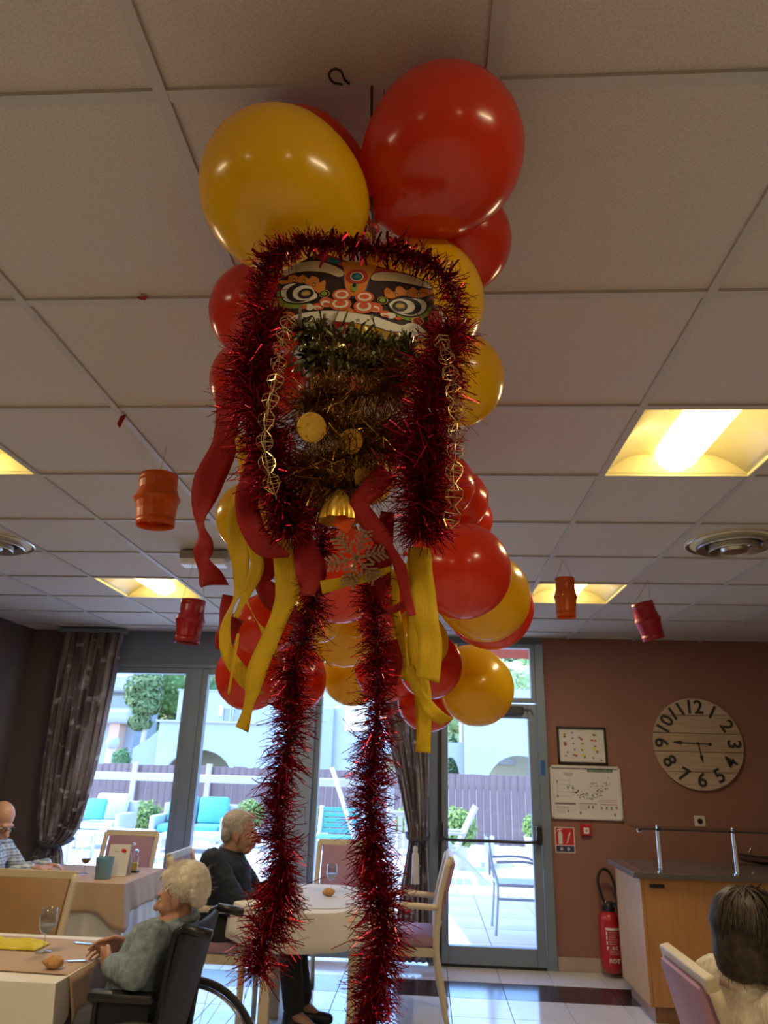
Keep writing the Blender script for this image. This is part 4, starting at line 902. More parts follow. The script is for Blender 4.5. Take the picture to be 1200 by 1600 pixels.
cloth(-2.5, -1.37, 2.96, 3.66, 0.735, 0.34, M_cloth, 'cream white cloth over the near left table', seed=1)
# beige top cloth, hanging over the right edge only
mb = MB()
def run(u, v):
    s = u*1.42; y = 3.06+0.52*v+0.015*math.sin(u*5); x = -2.46+s; z = 0.7405
    if x > -1.375: over = x+1.375; x = -1.362+0.035*min(over*8, 1)+0.02*math.sin(v*9)*min(over*5, 1); z = 0.7405-over*(0.85+0.3*math.sin(v*5+1))
    return Vector((x, y+0.06*max(0, s-1.05)*(0.5-v), z))
o = mb.grid(run, 70, 24).build('table_runner', M_beige, smooth=True); solidify(o, 0.0015, 1); tag(o, 'beige top cloth on the near left table, hanging over its right edge', 'tablecloth')
table(-2.95, -1.99, 5.07, 5.80, 'table by the left curtain under white and beige cloths')
cloth(-2.95, -1.99, 5.07, 5.80, 0.735, 0.62, M_cloth, 'long white undercloth of the table by the left curtain', folds=5, amp=0.022, flare=0.03, seed=2)
cloth(-2.955, -1.985, 5.065, 5.805, 0.7415, 0.165, M_beige, 'beige top cloth of the table by the left curtain', folds=3, amp=0.008, point=0.6, flare=0.03, seed=3)
# round table
rcx, rcy, rr_ = -0.71, 4.93, 0.50
t = thing('round_table', 'round table with cream legs behind the two tinsel tails', 'table', (rcx, rcy, 0))
MB().lathe([(0.001, 0.70), (rr_-0.02, 0.70), (rr_, 0.715), (rr_-0.01, 0.73), (0.001, 0.73)], 48, (rcx, rcy, 0)).build('table_top', M_cream, t, smooth='auto')
for a, b in ((-1, -1), (1, -1), (1, 1), (-1, 1)): MB().bb((rcx+a*0.25-0.03+0.05*(b < 0), rcy+b*0.3-0.03, 0), (rcx+a*0.25+0.03+0.05*(b < 0), rcy+b*0.3+0.03, 0.7), 0.004).build('leg', M_cream, t)
vs_, fs_ = [], []; N = 120
for r, (q, zz) in enumerate(((rr_*0.97, 0.735), (rr_+0.004, 0.732), (rr_+0.012, 0.70), (rr_+0.014, 0.65), (rr_+0.018, 0.6), (rr_+0.02, 0.545))):
    for k in range(N):
        a = 2*PI*k/N; w = q+(0.012*math.sin(a*9)+0.008*math.sin(a*16+1))*max(0, (0.72-zz))*3; vs_.append((rcx+w*math.cos(a), rcy+w*math.sin(a), zz-(0.05*math.cos(a*2+0.4)**2*max(0, 0.7-zz)*1.6)))
for r in range(5):
    for k in range(N): fs_.append((r*N+k, r*N+(k+1) % N, (r+1)*N+(k+1) % N, (r+1)*N+k))
fs_.append(tuple(range(N))); o = MB().add(vs_, fs_).build('tablecloth', M_cloth); auto_smooth(o, 50); solidify(o, 0.0016, 1); tag(o, 'white cloth over the round table behind the tinsel', 'tablecloth')
o = MB().lathe([(0.001, 0.737), (0.36, 0.737), (0.365, 0.739), (0.36, 0.741), (0.001, 0.741)], 60, (rcx+0.05, rcy-0.03, 0)).build('table_mat', mat('pale_grey_mat_cloth', (0.56, 0.55, 0.54), 0.85, var=0.04)); tag(o, 'round pale cloth mat in the middle of the round table', 'table mat')

# ---------------------------------------------------------------- table ware
M_gl = glass('drinking_glass', (0.9, 0.94, 0.96), 0.09)
M_wtr = glass('cloudy_water', (0.75, 0.78, 0.8), 0.06)
def wine_glass(x, y, z, h, label, fill=None, fm=None):
    t = thing('wine_glass', label, 'glass', (x, y, z), group='wine glasses'); s = h/0.17
    pr = [(0.034, 0.0), (0.033, 0.003), (0.006, 0.008), (0.004, 0.02), (0.004, 0.065)]
    MB().lathe([(r*s, zz*s) for r, zz in [(0.001, 0.0)]+pr], 24, (x, y, z)).build('stem', M_gl, t, smooth=True)
    b = MB().lathe([(r*s, zz*s) for r, zz in ((0.004, 0.066), (0.022, 0.075), (0.034, 0.098), (0.037, 0.12), (0.035, 0.15), (0.032, 0.17), (0.0308, 0.17), (0.0338, 0.15), (0.0355, 0.12), (0.0325, 0.099), (0.021, 0.078), (0.003, 0.07))], 24, (x, y, z)).build('bowl', M_gl, t, smooth=True)
    if fill: MB().lathe([(0.001, 0.071*s), (0.02*s, 0.078*s), (0.032*s, 0.099*s), (0.0345*s, fill*s), (0.001, fill*s)], 24, (x, y, z)).build('drink', fm or M_wtr, t, smooth='auto')
p = atz(67, 1488, 0.743); wine_glass(p.x, p.y, 0.744, 0.165, 'wine glass with cloudy water on the near left table', 0.105, mat('cloudy_drink', (0.55, 0.56, 0.56), 0.3, translucent=0.5))
p = atz(514, 1397, 0.742); wine_glass(p.x, p.y+0.1, 0.743, 0.16, 'wine glass on the round table between the tinsel tails', 0.11, MATS['cloudy_drink'])
p = atz(131, 1366, 0.745); wine_glass(p.x, p.y, 0.745, 0.16, 'wine glass with rose wine by the left curtain', 0.105, mat('rose_wine', (0.35, 0.08, 0.03), 0.2, translucent=0.5))
p = atz(118, 1362, 0.745); wine_glass(p.x-0.02, p.y, 0.745, 0.16, 'empty wine glass at the left end of the table by the curtain')
def roll(p, r, label):
    mb = MB().ell((0, 0, 0), (r*1.25, r*0.95, r*0.75), nu=24, nv=16)
    mb.v = [tuple(Vector(v)*(1+0.16*noise.noise(Vector(v)*60+Vector((p.x*9, 0, 0))))+p+Vector((0, 0, r*0.7))) for v in mb.v]
    tag(mb.build('bread_roll', mat('bread_crust', (0.42, 0.2, 0.06), 0.75, col2=(0.55, 0.34, 0.15), scale=35, bump=0.5, bscale=60), smooth=True), label, 'bread')
roll(atz(82, 1513, 0.744), 0.031, 'brown bread roll on the near left table'); roll(atz(513, 1400, 0.742), 0.032, 'small bread roll beside the glass on the round table')
def cutlery(a, b, label, name='table_knife', kind='knife'):
    d = (b-a).normalized(); s = Vector((-d.y, d.x, 0)); L = (b-a).length; t = thing(name, label, 'cutlery', a, group='steel cutlery')
    def Q(u, v): q = a+d*L*u+s*v; return (q.x, q.y)
    MB().prism([Q(0, -.005), Q(0, .005), Q(.5, .004), Q(.5, -.004)], a.z+0.001, a.z+0.006).build('handle', M_chrome, t)
    MB().prism([Q(.5, -.004), Q(.5, .004), Q(.58, .011), Q(.9, .011), Q(1, .002), Q(.95, -.006)], a.z+0.002, a.z+0.0035).build('blade' if kind == 'knife' else 'fork_head', M_chrome, t)
cutlery(atz(183, 1479, .744), atz(115, 1473, .744), 'steel knife at the far edge of the near left table'); cutlery(atz(65, 1504, .744), atz(137, 1502, .744), 'steel fork beside the bread roll', 'table_fork', 'fork')
# yellow napkin
p = atz(15, 1478, 0.744)
def nap(u, v): a = (u-0.5)*0.30; b = (v-0.5)*0.13; h = 0.018+0.02*math.sin(u*7)*math.sin(v*4)+0.012*noise.noise(Vector((u*6, v*5, 0))); e = min(u, v, 1-u, 1-v); return p+Vector((a, b, 0.002+max(h, 0.004)*min(1, e*6)))
o = MB().grid(nap, 30, 16).build('napkin', mat('yellow_paper_napkin', (0.72, 0.6, 0.03), 0.7, var=0.1, translucent=0.2), smooth=True); solidify(o, 0.0015); tag(o, 'crumpled yellow napkin on the near left table', 'napkin')
# menu card, tumbler and cruet
p = atz(177, 1370, 0.744)
t = thing('menu_card', 'white folded menu card with a small red emblem', 'card', (p.x, p.y, 0.744))
o = MB().add([(p.x-0.065, p.y, 0.745), (p.x+0.075, p.y+0.03, 0.745), (p.x+0.08, p.y+0.05, 0.945), (p.x-0.06, p.y+0.02, 0.945)], [(0, 1, 2, 3)]).build('front_leaf', M_paper, t); solidify(o, 0.001)
o = MB().add([(p.x-0.065, p.y+0.09, 0.745), (p.x+0.075, p.y+0.12, 0.745), (p.x+0.08, p.y+0.053, 0.945), (p.x-0.06, p.y+0.023, 0.945)], [(0, 1, 2, 3)]).build('back_leaf', M_paper, t); solidify(o, 0.001)
MB().ell((p.x+0.036, p.y+0.034, 0.906), (0.02, 0.002, 0.012)).build('emblem', mat('red_ink', (0.6, 0.03, 0.02), 0.5), t); MB().bb((p.x-0.02, p.y+0.017, 0.9), (p.x+0.01, p.y+0.0175, 0.903)).build('print_line', M_gry, t)
p = atz(165, 1371, 0.744)
t = thing('tumbler', 'frosted pale blue plastic jug in front of the menu card', 'jug', (p.x, p.y-0.04, 0.744))
MB().lathe([(0.001, 0.0), (0.05, 0.0), (0.06, 0.13), (0.058, 0.13), (0.048, 0.004), (0.001, 0.004)], 28, (p.x, p.y-0.05, 0.745)).build('body', mat('frosted_blue_plastic', (0.3, 0.5, 0.56), 0.35, translucent=0.5), t, smooth='auto')
p = atz(203, 1363, 0.744)
t = thing('cruet_set', 'oil and vinegar cruet set on the table by the curtain', 'cruet', (p.x, p.y, 0.744))
MB().bb((p.x-0.06, p.y-0.03, 0.7455), (p.x+0.06, p.y+0.03, 0.757), 0.003).build('tray', M_black, t)
for k, (dx, m) in enumerate(((-0.03, mat('red_vinegar', (0.2, 0.01, 0.02), 0.2, translucent=0.4)), (0.03, mat('yellow_oil', (0.7, 0.5, 0.03), 0.2, translucent=0.4)))):
    b = MB().lathe([(0.001, 0), (0.024, 0), (0.024, 0.075), (0.012, 0.098), (0.012, 0.12), (0.001, 0.12)], 20, (p.x+dx, p.y, 0.758)).build('bottle', M_gl, t, smooth='auto')
    MB().lathe([(0.001, 0.002), (0.0225, 0.002), (0.0225, 0.05), (0.001, 0.05)], 20, (p.x+dx, p.y, 0.758)).build('contents', m, b, smooth='auto')
    MB().lathe([(0.001, 0.12), (0.014, 0.12), (0.014, 0.134), (0.001, 0.138)], 16, (p.x+dx, p.y, 0.758)).build('cap', M_chrome, b, smooth='auto')
MB().tube([(p.x, p.y, 0.757), (p.x, p.y, 0.92)], 0.003, 8).build('carry_rod', M_chrome, t); MB().ell((p.x, p.y, 0.928), 0.012).build('carry_knob', M_chrome, t, smooth=True)
# ---------------------------------------------------------------- people
M_skin = mat('aged_skin', (0.46, 0.24, 0.16), 0.5, var=0.12, scale=30, bump=0.1, bscale=90)
M_skin2 = mat('fair_skin', (0.5, 0.27, 0.19), 0.5, var=0.08, scale=30)
M_eye = mat('eye_white', (0.7, 0.68, 0.64), 0.2)
def head_frame(c, face, up=Vector((0, 0, 1))):
    f = Vector(face).normalized(); r = f.cross(up).normalized(); u = r.cross(f)
    return Matrix(((r.x, f.x, u.x, c[0]), (r.y, f.y, u.y, c[1]), (r.z, f.z, u.z, c[2]), (0, 0, 0, 1)))
def rot_of(M_): return M_.to_3x3().to_4x4()
def add_head(mb, H, s=1.0):
    T = mb.T; mb.T = T @ H @ Matrix.Scale(s, 4)
    mb.ell((0, -0.012, 0.035), (0.074, 0.094, 0.084)); mb.ell((0, 0.03, -0.02), (0.062, 0.068, 0.082)); mb.ell((0, 0.052, -0.078), (0.038, 0.036, 0.034))
    mb.ell((0, 0.02, -0.06), (0.052, 0.055, 0.045)); mb.cap((0, 0.09, 0.01), (0, 0.122, -0.03), 0.010, 0.0155); mb.ell((0, 0.1, -0.036), (0.018, 0.014, 0.01))
    mb.ell((0, 0.084, 0.02), (0.05, 0.016, 0.013))
    for q in (-1, 1):
        mb.ell((q*0.037, 0.07, -0.032), (0.024, 0.024, 0.024)); mb.ell((q*0.077, -0.012, -0.012), (0.011, 0.021, 0.034)); mb.ell((q*0.076, -0.004, -0.04), (0.009, 0.01, 0.012))
    mb.ell((0, 0.094, -0.058), (0.024, 0.012, 0.008)); mb.ell((0, 0.092, -0.069), (0.022, 0.011, 0.008))
    mb.T = T
def add_eyes(H, par, s=1.0):
    for q in (-1, 1):
        mb = MB(); mb.T = H @ Matrix.Scale(s, 4); mb.ell((q*0.032, 0.0765, 0.0), (0.011, 0.011, 0.0065)); e = mb.build('eye', M_eye, par, smooth=True)
        mb = MB(); mb.T = H @ Matrix.Scale(s, 4); mb.ell((q*0.032, 0.0855, -0.001), (0.0045, 0.003, 0.0045)); mb.build('iris', mat('brown_iris', (0.05, 0.03, 0.02), 0.2), e, smooth=True)
def add_hand(mb, wrist, d, palm, side, curl=0.7, s=1.0):
    """wrist point, direction of the fingers, palm normal, side vector towards the thumb"""
    d = Vector(d).normalized(); n = Vector(palm).normalized(); t = Vector(side).normalized(); w = Vector(wrist)
    k0 = w+d*0.085*s
    for q in (-0.03, -0.01, 0.01, 0.03): mb.cap(w+t*q*0.6*s, k0+t*q*s, 0.0135*s, 0.0125*s, 8)
    for j, (q, L) in enumerate(((0.033, 0.072), (0.0115, 0.08), (-0.0105, 0.074), (-0.032, 0.058))):
        a = k0+t*q*s; dirn = d; seg = L*s/2.4
        for m_ in range(3):
            ang = curl*(0.35+0.55*m_)
            dn = (d*math.cos(ang)+n*math.sin(ang)+t*q*2.0).normalized(); b = a+dn*seg*(1.0-0.12*m_)
            mb.cap(a, b, (0.0092-0.0012*m_)*s, (0.0082-0.0012*m_)*s, 8); a = b
    a = w+t*0.03*s+d*0.025*s; b = a+(t*0.7+d*0.6+n*0.35).normalized()*0.042*s; c = b+(t*0.2+d*0.9+n*0.5).normalized()*0.032*s
    mb.cap(w+d*0.015*s, a, 0.015*s, 0.014*s, 8); mb.cap(a, b, 0.0125*s, 0.0105*s, 8); mb.cap(b, c, 0.0105*s, 0.008*s, 8)
def strands(H, roots, length, width, m, par, name, seed, n, curl=0.0, down=True, s=1.0, spread=0.0):
    """fine locks lying over the cap: roots(rr) gives a unit direction; each lock follows the skull downwards"""
    rr = random.Random(seed); mb = MB(); mb.T = H @ Matrix.Scale(s, 4)
    for _ in range(n):
        d = roots(rr); L = length*rr.uniform(.6, 1.1); pts = []; steps = 7
        p = Vector((d.x*0.088, d.y*0.106-0.012, d.z*0.1+0.03)); c = Vector((0, -0.012, 0.03))
        fl = Vector((rr.uniform(-.3, .3), rr.uniform(-.3, .3), -1)) if down else Vector((rr.gauss(0, 1), rr.gauss(0, 1), rr.gauss(0, 1)))
        for k in range(steps):
            pts.append(p.copy()); o = p-c; nrm = Vector((o.x/0.088**2, o.y/0.106**2, o.z/0.1**2)).normalized()
            if p.z > -0.03 or not down: v = fl-nrm*fl.dot(nrm)+nrm*spread; v = v.normalized() if v.length > 1e-3 else Vector((0, -1, 0))
            else: v = Vector((nrm.x*0.15, nrm.y*0.15, -1)).normalized()
            v += Vector((rr.uniform(-1, 1), rr.uniform(-1, 1), rr.uniform(-1, 1)))*curl
            p = p+v*L/steps
        w = width*rr.uniform(.6, 1.3)
        nv = [(q-c).normalized() for q in pts]; vs_ = []
        for k, q in enumerate(pts):
            tn = (pts[min(k+1, steps-1)]-pts[max(k-1, 0)]).normalized(); sd = tn.cross(nv[k]); sd = sd.normalized() if sd.length > 1e-4 else Vector((1, 0, 0)); ww = w*(1-0.75*(k/(steps-1))**2)
            vs_ += [q-sd*ww, q+sd*ww]
        mb.add(vs_, [(2*k, 2*k+1, 2*k+3, 2*k+2) for k in range(steps-1)])
    o = mb.build(name, m, par, smooth=True); o['kind'] = 'stuff'; return o

def seated(label, J, top_mat, leg_mat, shoe_mat, skin, hs=1.0, voxel=0.009, sleeve=0.94, bulk=1.0, name='person'):
    """J: world joints. one continuous skin, with clothes and hair as children"""
    t = thing(name, label, 'person', (J['pelvis'][0], J['pelvis'][1], 0.0)); V = {k: Vector(v) for k, v in J.items() if k not in ('face',)}
    H = head_frame(V['head'], J['face'])
    b = MB(); add_head(b, H, hs)
    b.cap(V['neck'], V['head']-Vector((0, 0, 0.05)), 0.052*bulk, 0.05, 12)
    b.cap(V['chest'], V['neck'], 0.11*bulk, 0.06, 14); b.cap(V['pelvis'], V['chest'], 0.12*bulk, 0.115*bulk, 14)
    for s in 'LR':
        b.cap(V['chest'].lerp(V['sh'+s], 0.3), V['sh'+s], 0.07, 0.05*bulk); b.cap(V['sh'+s], V['el'+s], 0.044*bulk, 0.036*bulk); b.cap(V['el'+s], V['wr'+s], 0.034, 0.024)
        b.cap(V['hip'+s], V['kn'+s], 0.075*bulk, 0.055); b.cap(V['kn'+s], V['an'+s], 0.05, 0.036); b.cap(V['an'+s], V['to'+s], 0.036, 0.028)
        h = V['hand'+s]; add_hand(b, V['wr'+s], h, V['palm'+s], V['thumb'+s], 0.75)
    body = put('body', wrap(b, voxel*0.62, 3), skin, t)
    add_eyes(H, t, hs)
    c = MB(); P = 0.014
    c.cap(V['pelvis']+Vector((0, 0, -0.01)), V['chest'], 0.135*bulk+P, 0.125*bulk+P, 16); c.cap(V['chest'], V['neck']-Vector((0, 0, 0.03)), 0.12*bulk+P, 0.058+P, 16)
    for s in 'LR':
        c.cap(V['chest'].lerp(V['sh'+s], 0.25), V['sh'+s], 0.08+P, 0.055*bulk+P); c.cap(V['sh'+s], V['el'+s], 0.053*bulk+P, 0.045*bulk+P); c.cap(V['el'+s], V['el'+s].lerp(V['wr'+s], sleeve), 0.043+P, 0.031+P)
    me = wrap(c, voxel, 5)
    ruffle(me, (0.006, 22), (0.004, 50))
    top = put('top_garment', me, top_mat, t)
    c = MB()
    for s in 'LR':
        c.cap(V['hip'+s]+Vector((0, 0, 0.0)), V['kn'+s], 0.09*bulk+P, 0.066+P); c.cap(V['kn'+s], V['an'+s]+Vector((0, 0, 0.04)), 0.062+P, 0.052+P)
    c.cap(V['hipL'], V['hipR'], 0.1+P, 0.1+P)
    me = wrap(c, voxel, 5)
    ruffle(me, (0.006, 20))
    put('trousers', me, leg_mat, t)
    for s in 'LR':
        c = MB(); d = (V['to'+s]-V['an'+s]); d.z = 0; d.normalize(); a = V['an'+s].copy(); a.z = 0.045
        c.cap(a-d*0.03, a+d*0.06, 0.042, 0.046); c.cap(a+d*0.06, a+d*0.17+Vector((0, 0, -0.012)), 0.044, 0.034); c.cap(a-d*0.02, a-d*0.02+Vector((0, 0, 0.06)), 0.044, 0.044)
        me = wrap(c, 0.008, 4)
        for v in me.vertices: v.co.z = max(v.co.z, 0.004)
        put('shoe', me, shoe_mat, t)
    return t, H

def collar(par, c, axis, r, m, h=0.03):
    M_ = Vector(axis).to_track_quat('Z', 'Y').to_matrix().to_4x4()
    MB().lathe([(r+0.016, -h*0.4), (r+0.014, h*0.5), (r+0.004, h*0.6), (r, h*0.2), (r+0.002, -h*0.4)], 24, c, M_).build('collar', m, par, smooth=True)

# woman in the wheelchair
WX, WY = -1.08, 3.2
M_knit = mat('grey_blue_knit', (0.24, 0.3, 0.34), 0.9, col2=(0.14, 0.185, 0.22), scale=45, bump=0.6, bscale=160)
J = dict(head=(-0.965, WY, 1.005), face=(-1, 0.06, -0.22), neck=(-0.965, WY, 0.915), chest=(-1.06, WY, 0.79), pelvis=(WX-0.03, WY, 0.58), shL=(-1.0, WY-0.16, 0.885), shR=(-1.01, WY+0.16, 0.885),
         elL=at(237, 1522, 2.98), elR=(-1.16, WY+0.21, 0.72), wrL=at(188, 1512, 3.14), wrR=(-1.235, 3.33, 0.785), hipL=(WX, WY-0.09, 0.54), hipR=(WX, WY+0.09, 0.54), knL=(WX-0.42, WY-0.1, 0.53), knR=(WX-0.42, WY+0.1, 0.53),
         anL=(WX-0.5, WY-0.1, 0.14), anR=(WX-0.5, WY+0.1, 0.14), toL=(WX-0.62, WY-0.1, 0.06), toR=(WX-0.62, WY+0.1, 0.06), handL=(-0.75, 0.6, 0.12), handR=(-0.8, -0.5, 0.0), palmL=(0.3, 0.6, -0.7), palmR=(-0.1, -0.4, -0.9), thumbL=(-0.25, 0.1, 0.95), thumbR=(0.1, -0.5, 0.85))
pw, HW = seated('elderly person with white hair and grey blue knit top in a wheelchair', J, M_knit, mat('dark_grey_trousers', (0.05, 0.05, 0.06), 0.85), M_black, M_skin, hs=0.94, bulk=0.93)
M_hw = mat('white_hair', (0.72, 0.66, 0.55), 0.6, col2=(0.58, 0.52, 0.42), scale=60, bump=0.6, bscale=160)
hc = MB(); hc.T = HW @ Matrix.Scale(0.94, 4)
hc.ell((0, -0.04, 0.045), (0.093, 0.092, 0.086)); hc.ell((0, 0.012, 0.088), (0.074, 0.066, 0.04)); hc.ell((0, -0.085, 0.01), (0.076, 0.042, 0.062)); hc.ell((0, -0.078, -0.035), (0.058, 0.03, 0.03)); hc.ell((0.055, -0.01, 0.06), (0.034, 0.05, 0.04)); hc.ell((-0.055, -0.01, 0.06), (0.034, 0.05, 0.04))
me = wrap(hc, 0.006, 3)
ruffle(me, (0.004, 40), (0.003, 110))
hr = put('hair', me, M_hw, pw)
def top_roots(rr):
    while True:
        d = Vector((rr.gauss(0, 1), rr.gauss(0, 1), rr.gauss(0, 1))).normalized()
        if d.z > -0.35 and not (d.y > 0.45 and d.z < 0.55) and not (abs(d.x) > 0.55 and d.y > 0.0 and d.z < 0.1): return d
strands(HW @ Matrix.Scale(0.97, 4), top_roots, 0.05, 0.0011, M_hw, hr, 'hair_locks', 4, 2200, curl=0.22, down=False, spread=0.08)
pw.rotation_euler.z = -0.1; pw.location.x -= 0.035
collar(pw, Vector((-0.995, WY, 0.915)), (-0.25, 0, 1), 0.058, M_knit)

# man in the navy jacket
MY = 4.98; MX = at(350, 1450, MY).x
hd = at(375, 1301, MY)
M_navy = mat('navy_wool', (0.008, 0.013, 0.026), 0.85, var=0.2, scale=20, bump=0.15, bscale=200)
J = dict(head=tuple(hd), face=(1, 0.12, -0.12), neck=(hd.x-0.06, MY, hd.z-0.12), chest=(MX-0.03, MY, 0.82), pelvis=(MX-0.02, MY, 0.58), shL=(hd.x-0.11, MY+0.19, 0.925), shR=(hd.x-0.11, MY-0.19, 0.925),
         elL=(MX+0.12, MY+0.24, 0.70), elR=(MX+0.12, MY-0.24, 0.70), wrL=(MX+0.33, MY+0.12, 0.775), wrR=(MX+0.30, MY-0.12, 0.775), hipL=(MX, MY+0.09, 0.55), hipR=(MX, MY-0.09, 0.55),
         knL=(MX+0.42, MY+0.1, 0.53), knR=(MX+0.43, MY-0.08, 0.53), anL=(MX+0.50, MY+0.12, 0.12), anR=(MX+0.48, MY-0.06, 0.12), toL=(MX+0.6, MY+0.14, 0.05), toR=(MX+0.6, MY-0.08, 0.05),
         handL=(1, -0.2, 0), handR=(1, 0.2, 0), palmL=(0, 0, -1), palmR=(0, 0, -1), thumbL=(0.2, -1, 0.1), thumbR=(0.2, 1, 0.1))
pm, HM = seated('person with short grey hair in a navy jacket facing the round table', J, M_navy, mat('black_trousers', (0.012, 0.012, 0.014), 0.85), M_black, M_skin, hs=1.1, bulk=1.3)
M_hg = mat('short_grey_hair', (0.5, 0.46, 0.4), 0.65, col2=(0.34, 0.31, 0.27), scale=70, bump=0.5, bscale=200)
hc = MB(); hc.T = HM @ Matrix.Scale(1.1, 4)
hc.ell((0, -0.03, 0.05), (0.079, 0.09, 0.078)); hc.ell((0, -0.075, -0.01), (0.066, 0.036, 0.06)); hc.ell((0, 0.03, 0.09), (0.06, 0.05, 0.028))
for q in (-1, 1): hc.ell((q*0.066, -0.02, 0.02), (0.014, 0.045, 0.04))
me = wrap(hc, 0.006, 3)
ruffle(me, (0.004, 80))
hr = put('hair', me, M_hg, pm); strands(HM @ Matrix.Scale(1.12, 4), top_roots, 0.03, 0.0009, M_hg, hr, 'hair_locks', 6, 900, curl=0.1, down=True, spread=0.15)
collar(pm, Vector((hd.x-0.055, MY, hd.z-0.125)), (0.25, 0, 1), 0.06, M_navy, 0.05)

# bald man at the left edge
bh = at(0, 1282, 5.25); BY = 5.25
def plaid():
    m = bpy.data.materials.new('blue_plaid_cotton'); m.use_nodes = True; n = m.node_tree.nodes; l = m.node_tree.links; b = n['Principled BSDF']; b.inputs['Roughness'].default_value = 0.85
    tc = n.new('ShaderNodeTexCoord'); cur = None
    for ax, sc in (('BANDS_DIRECTION_X', 9.0),):
        pass
    outs = []
    for d, sc in (('Z', 7.0), ('Y', 8.0), ('Z', 15.0)):
        w = n.new('ShaderNodeTexWave'); w.wave_type = 'BANDS'; w.bands_direction = d; w.inputs['Scale'].default_value = sc; l.new(tc.outputs['Object'], w.inputs['Vector'])
        r = n.new('ShaderNodeValToRGB'); r.color_ramp.elements[0].position = 0.45; r.color_ramp.elements[1].position = 0.6; l.new(w.outputs['Fac'], r.inputs[0]); outs.append(r)
    base = (0.42, 0.5, 0.6, 1)
    prev = None
    for r, c in zip(outs, ((0.04, 0.09, 0.2, 1), (0.05, 0.1, 0.22, 1), (0.6, 0.65, 0.7, 1))):
        mx = n.new('ShaderNodeMix'); mx.data_type = 'RGBA'; mu = n.new('ShaderNodeMath'); mu.operation = 'MULTIPLY'; mu.inputs[1].default_value = 0.6; l.new(r.outputs[0], mu.inputs[0]); l.new(mu.outputs[0], mx.inputs[0])
        if prev: l.new(prev.outputs[2], mx.inputs[6])
        else: mx.inputs[6].default_value = base
        mx.inputs[7].default_value = c; prev = mx
    l.new(prev.outputs[2], b.inputs['Base Color']); return m
M_plaid = plaid(); X0 = bh.x-0.06
J = dict(head=tuple(bh), face=(0.75, -0.25, -0.5), neck=(bh.x-0.05, BY+0.02, bh.z-0.13), chest=(X0-0.02, BY+0.05, 0.78), pelvis=(X0-0.06, BY+0.07, 0.58), shL=(X0+0.01, BY+0.21, 0.88), shR=(X0+0.03, BY-0.14, 0.88),
         elL=(X0+0.12, BY+0.30, 0.72), elR=(X0+0.14, BY-0.20, 0.70), wrL=(X0+0.36, BY+0.2, 0.785), wrR=(X0+0.33, BY+0.02, 0.79), hipL=(X0-0.04, BY+0.16, 0.55), hipR=(X0-0.04, BY-0.02, 0.55), knL=(X0+0.4, BY+0.18, 0.53), knR=(X0+0.4, BY-0.02, 0.53),
         anL=(X0+0.45, BY+0.18, 0.12), anR=(X0+0.45, BY-0.02, 0.12), toL=(X0+0.58, BY+0.18, 0.05), toR=(X0+0.58, BY-0.02, 0.05), handL=(1, -0.2, 0), handR=(1, 0.2, 0), palmL=(0, 0, -1), palmR=(0, 0, -1), thumbL=(0.2, -1, 0.1), thumbR=(0.2, 1, 0.1))
pb_, HB = seated('bald person in a blue plaid shirt at the left edge', J, M_plaid, mat('brown_trousers', (0.06, 0.045, 0.035), 0.85), M_black, M_skin2, hs=1.05)
mb = MB(); mb.T = HB @ Matrix.Scale(1.05, 4)
for q in (-1, 1):
    mb.tube([(q*0.034+0.022*math.cos(a), 0.104, 0.0+0.017*math.sin(a)) for a in [2*PI*k/14 for k in range(14)]], 0.002, 5, closed=True); mb.tube([(q*0.055, 0.1, 0.006), (q*0.08, 0.0, 0.006)], 0.002, 5)
mb.tube([(-0.012, 0.108, 0.004), (0.012, 0.108, 0.004)], 0.002, 5); mb.build('spectacles', M_black, pb_)
collar(pb_, Vector((bh.x-0.048, BY+0.02, bh.z-0.125)), (0.3, -0.1, 1), 0.057, M_plaid, 0.04)

# dark haired woman at the right edge, seen from behind
DH = at(1175, 1460, 2.6); DY = 2.62
M_card = mat('cream_knit', (0.78, 0.72, 0.58), 0.9, col2=(0.62, 0.55, 0.42), scale=60, bump=0.8, bscale=150, stretch=(1, 1, 0.35))
J = dict(head=tuple(DH), face=(0.86, 0.5, -0.12), neck=(DH.x-0.035, DY-0.0, DH.z-0.135), chest=(DH.x-0.02, DY+0.0, 0.79), pelvis=(DH.x+0.04, DY+0.02, 0.58), shL=(DH.x-0.06, DY+0.165, 0.89), shR=(DH.x+0.03, DY-0.165, 0.885),
         elL=(DH.x+0.05, DY+0.26, 0.66), elR=(DH.x+0.13, DY-0.22, 0.66), wrL=(DH.x+0.3, DY+0.2, 0.72), wrR=(DH.x+0.36, DY-0.1, 0.72), hipL=(DH.x+0.06, DY+0.1, 0.55), hipR=(DH.x+0.08, DY-0.08, 0.55), knL=(DH.x+0.5, DY+0.14, 0.53), knR=(DH.x+0.5, DY-0.06, 0.53),
         anL=(DH.x+0.55, DY+0.14, 0.12), anR=(DH.x+0.55, DY-0.06, 0.12), toL=(DH.x+0.68, DY+0.16, 0.05), toR=(DH.x+0.68, DY-0.06, 0.05), handL=(1, -0.3, 0), handR=(1, 0.2, 0), palmL=(0, 0, -1), palmR=(0, 0, -1), thumbL=(0.2, -1, 0.1), thumbR=(0.2, 1, 0.1))
pd, HD = seated('person with dark bobbed hair and a cream top seen from behind', J, M_card, mat('charcoal_skirt_cloth', (0.04, 0.035, 0.04), 0.85), M_black, M_skin2, hs=0.93, bulk=1.08)
M_hd = mat('dark_brown_hair', (0.022, 0.016, 0.012), 0.5, col2=(0.06, 0.04, 0.024), scale=50, spec=0.35)
hc = MB(); hc.T = HD @ Matrix.Scale(0.93, 4)
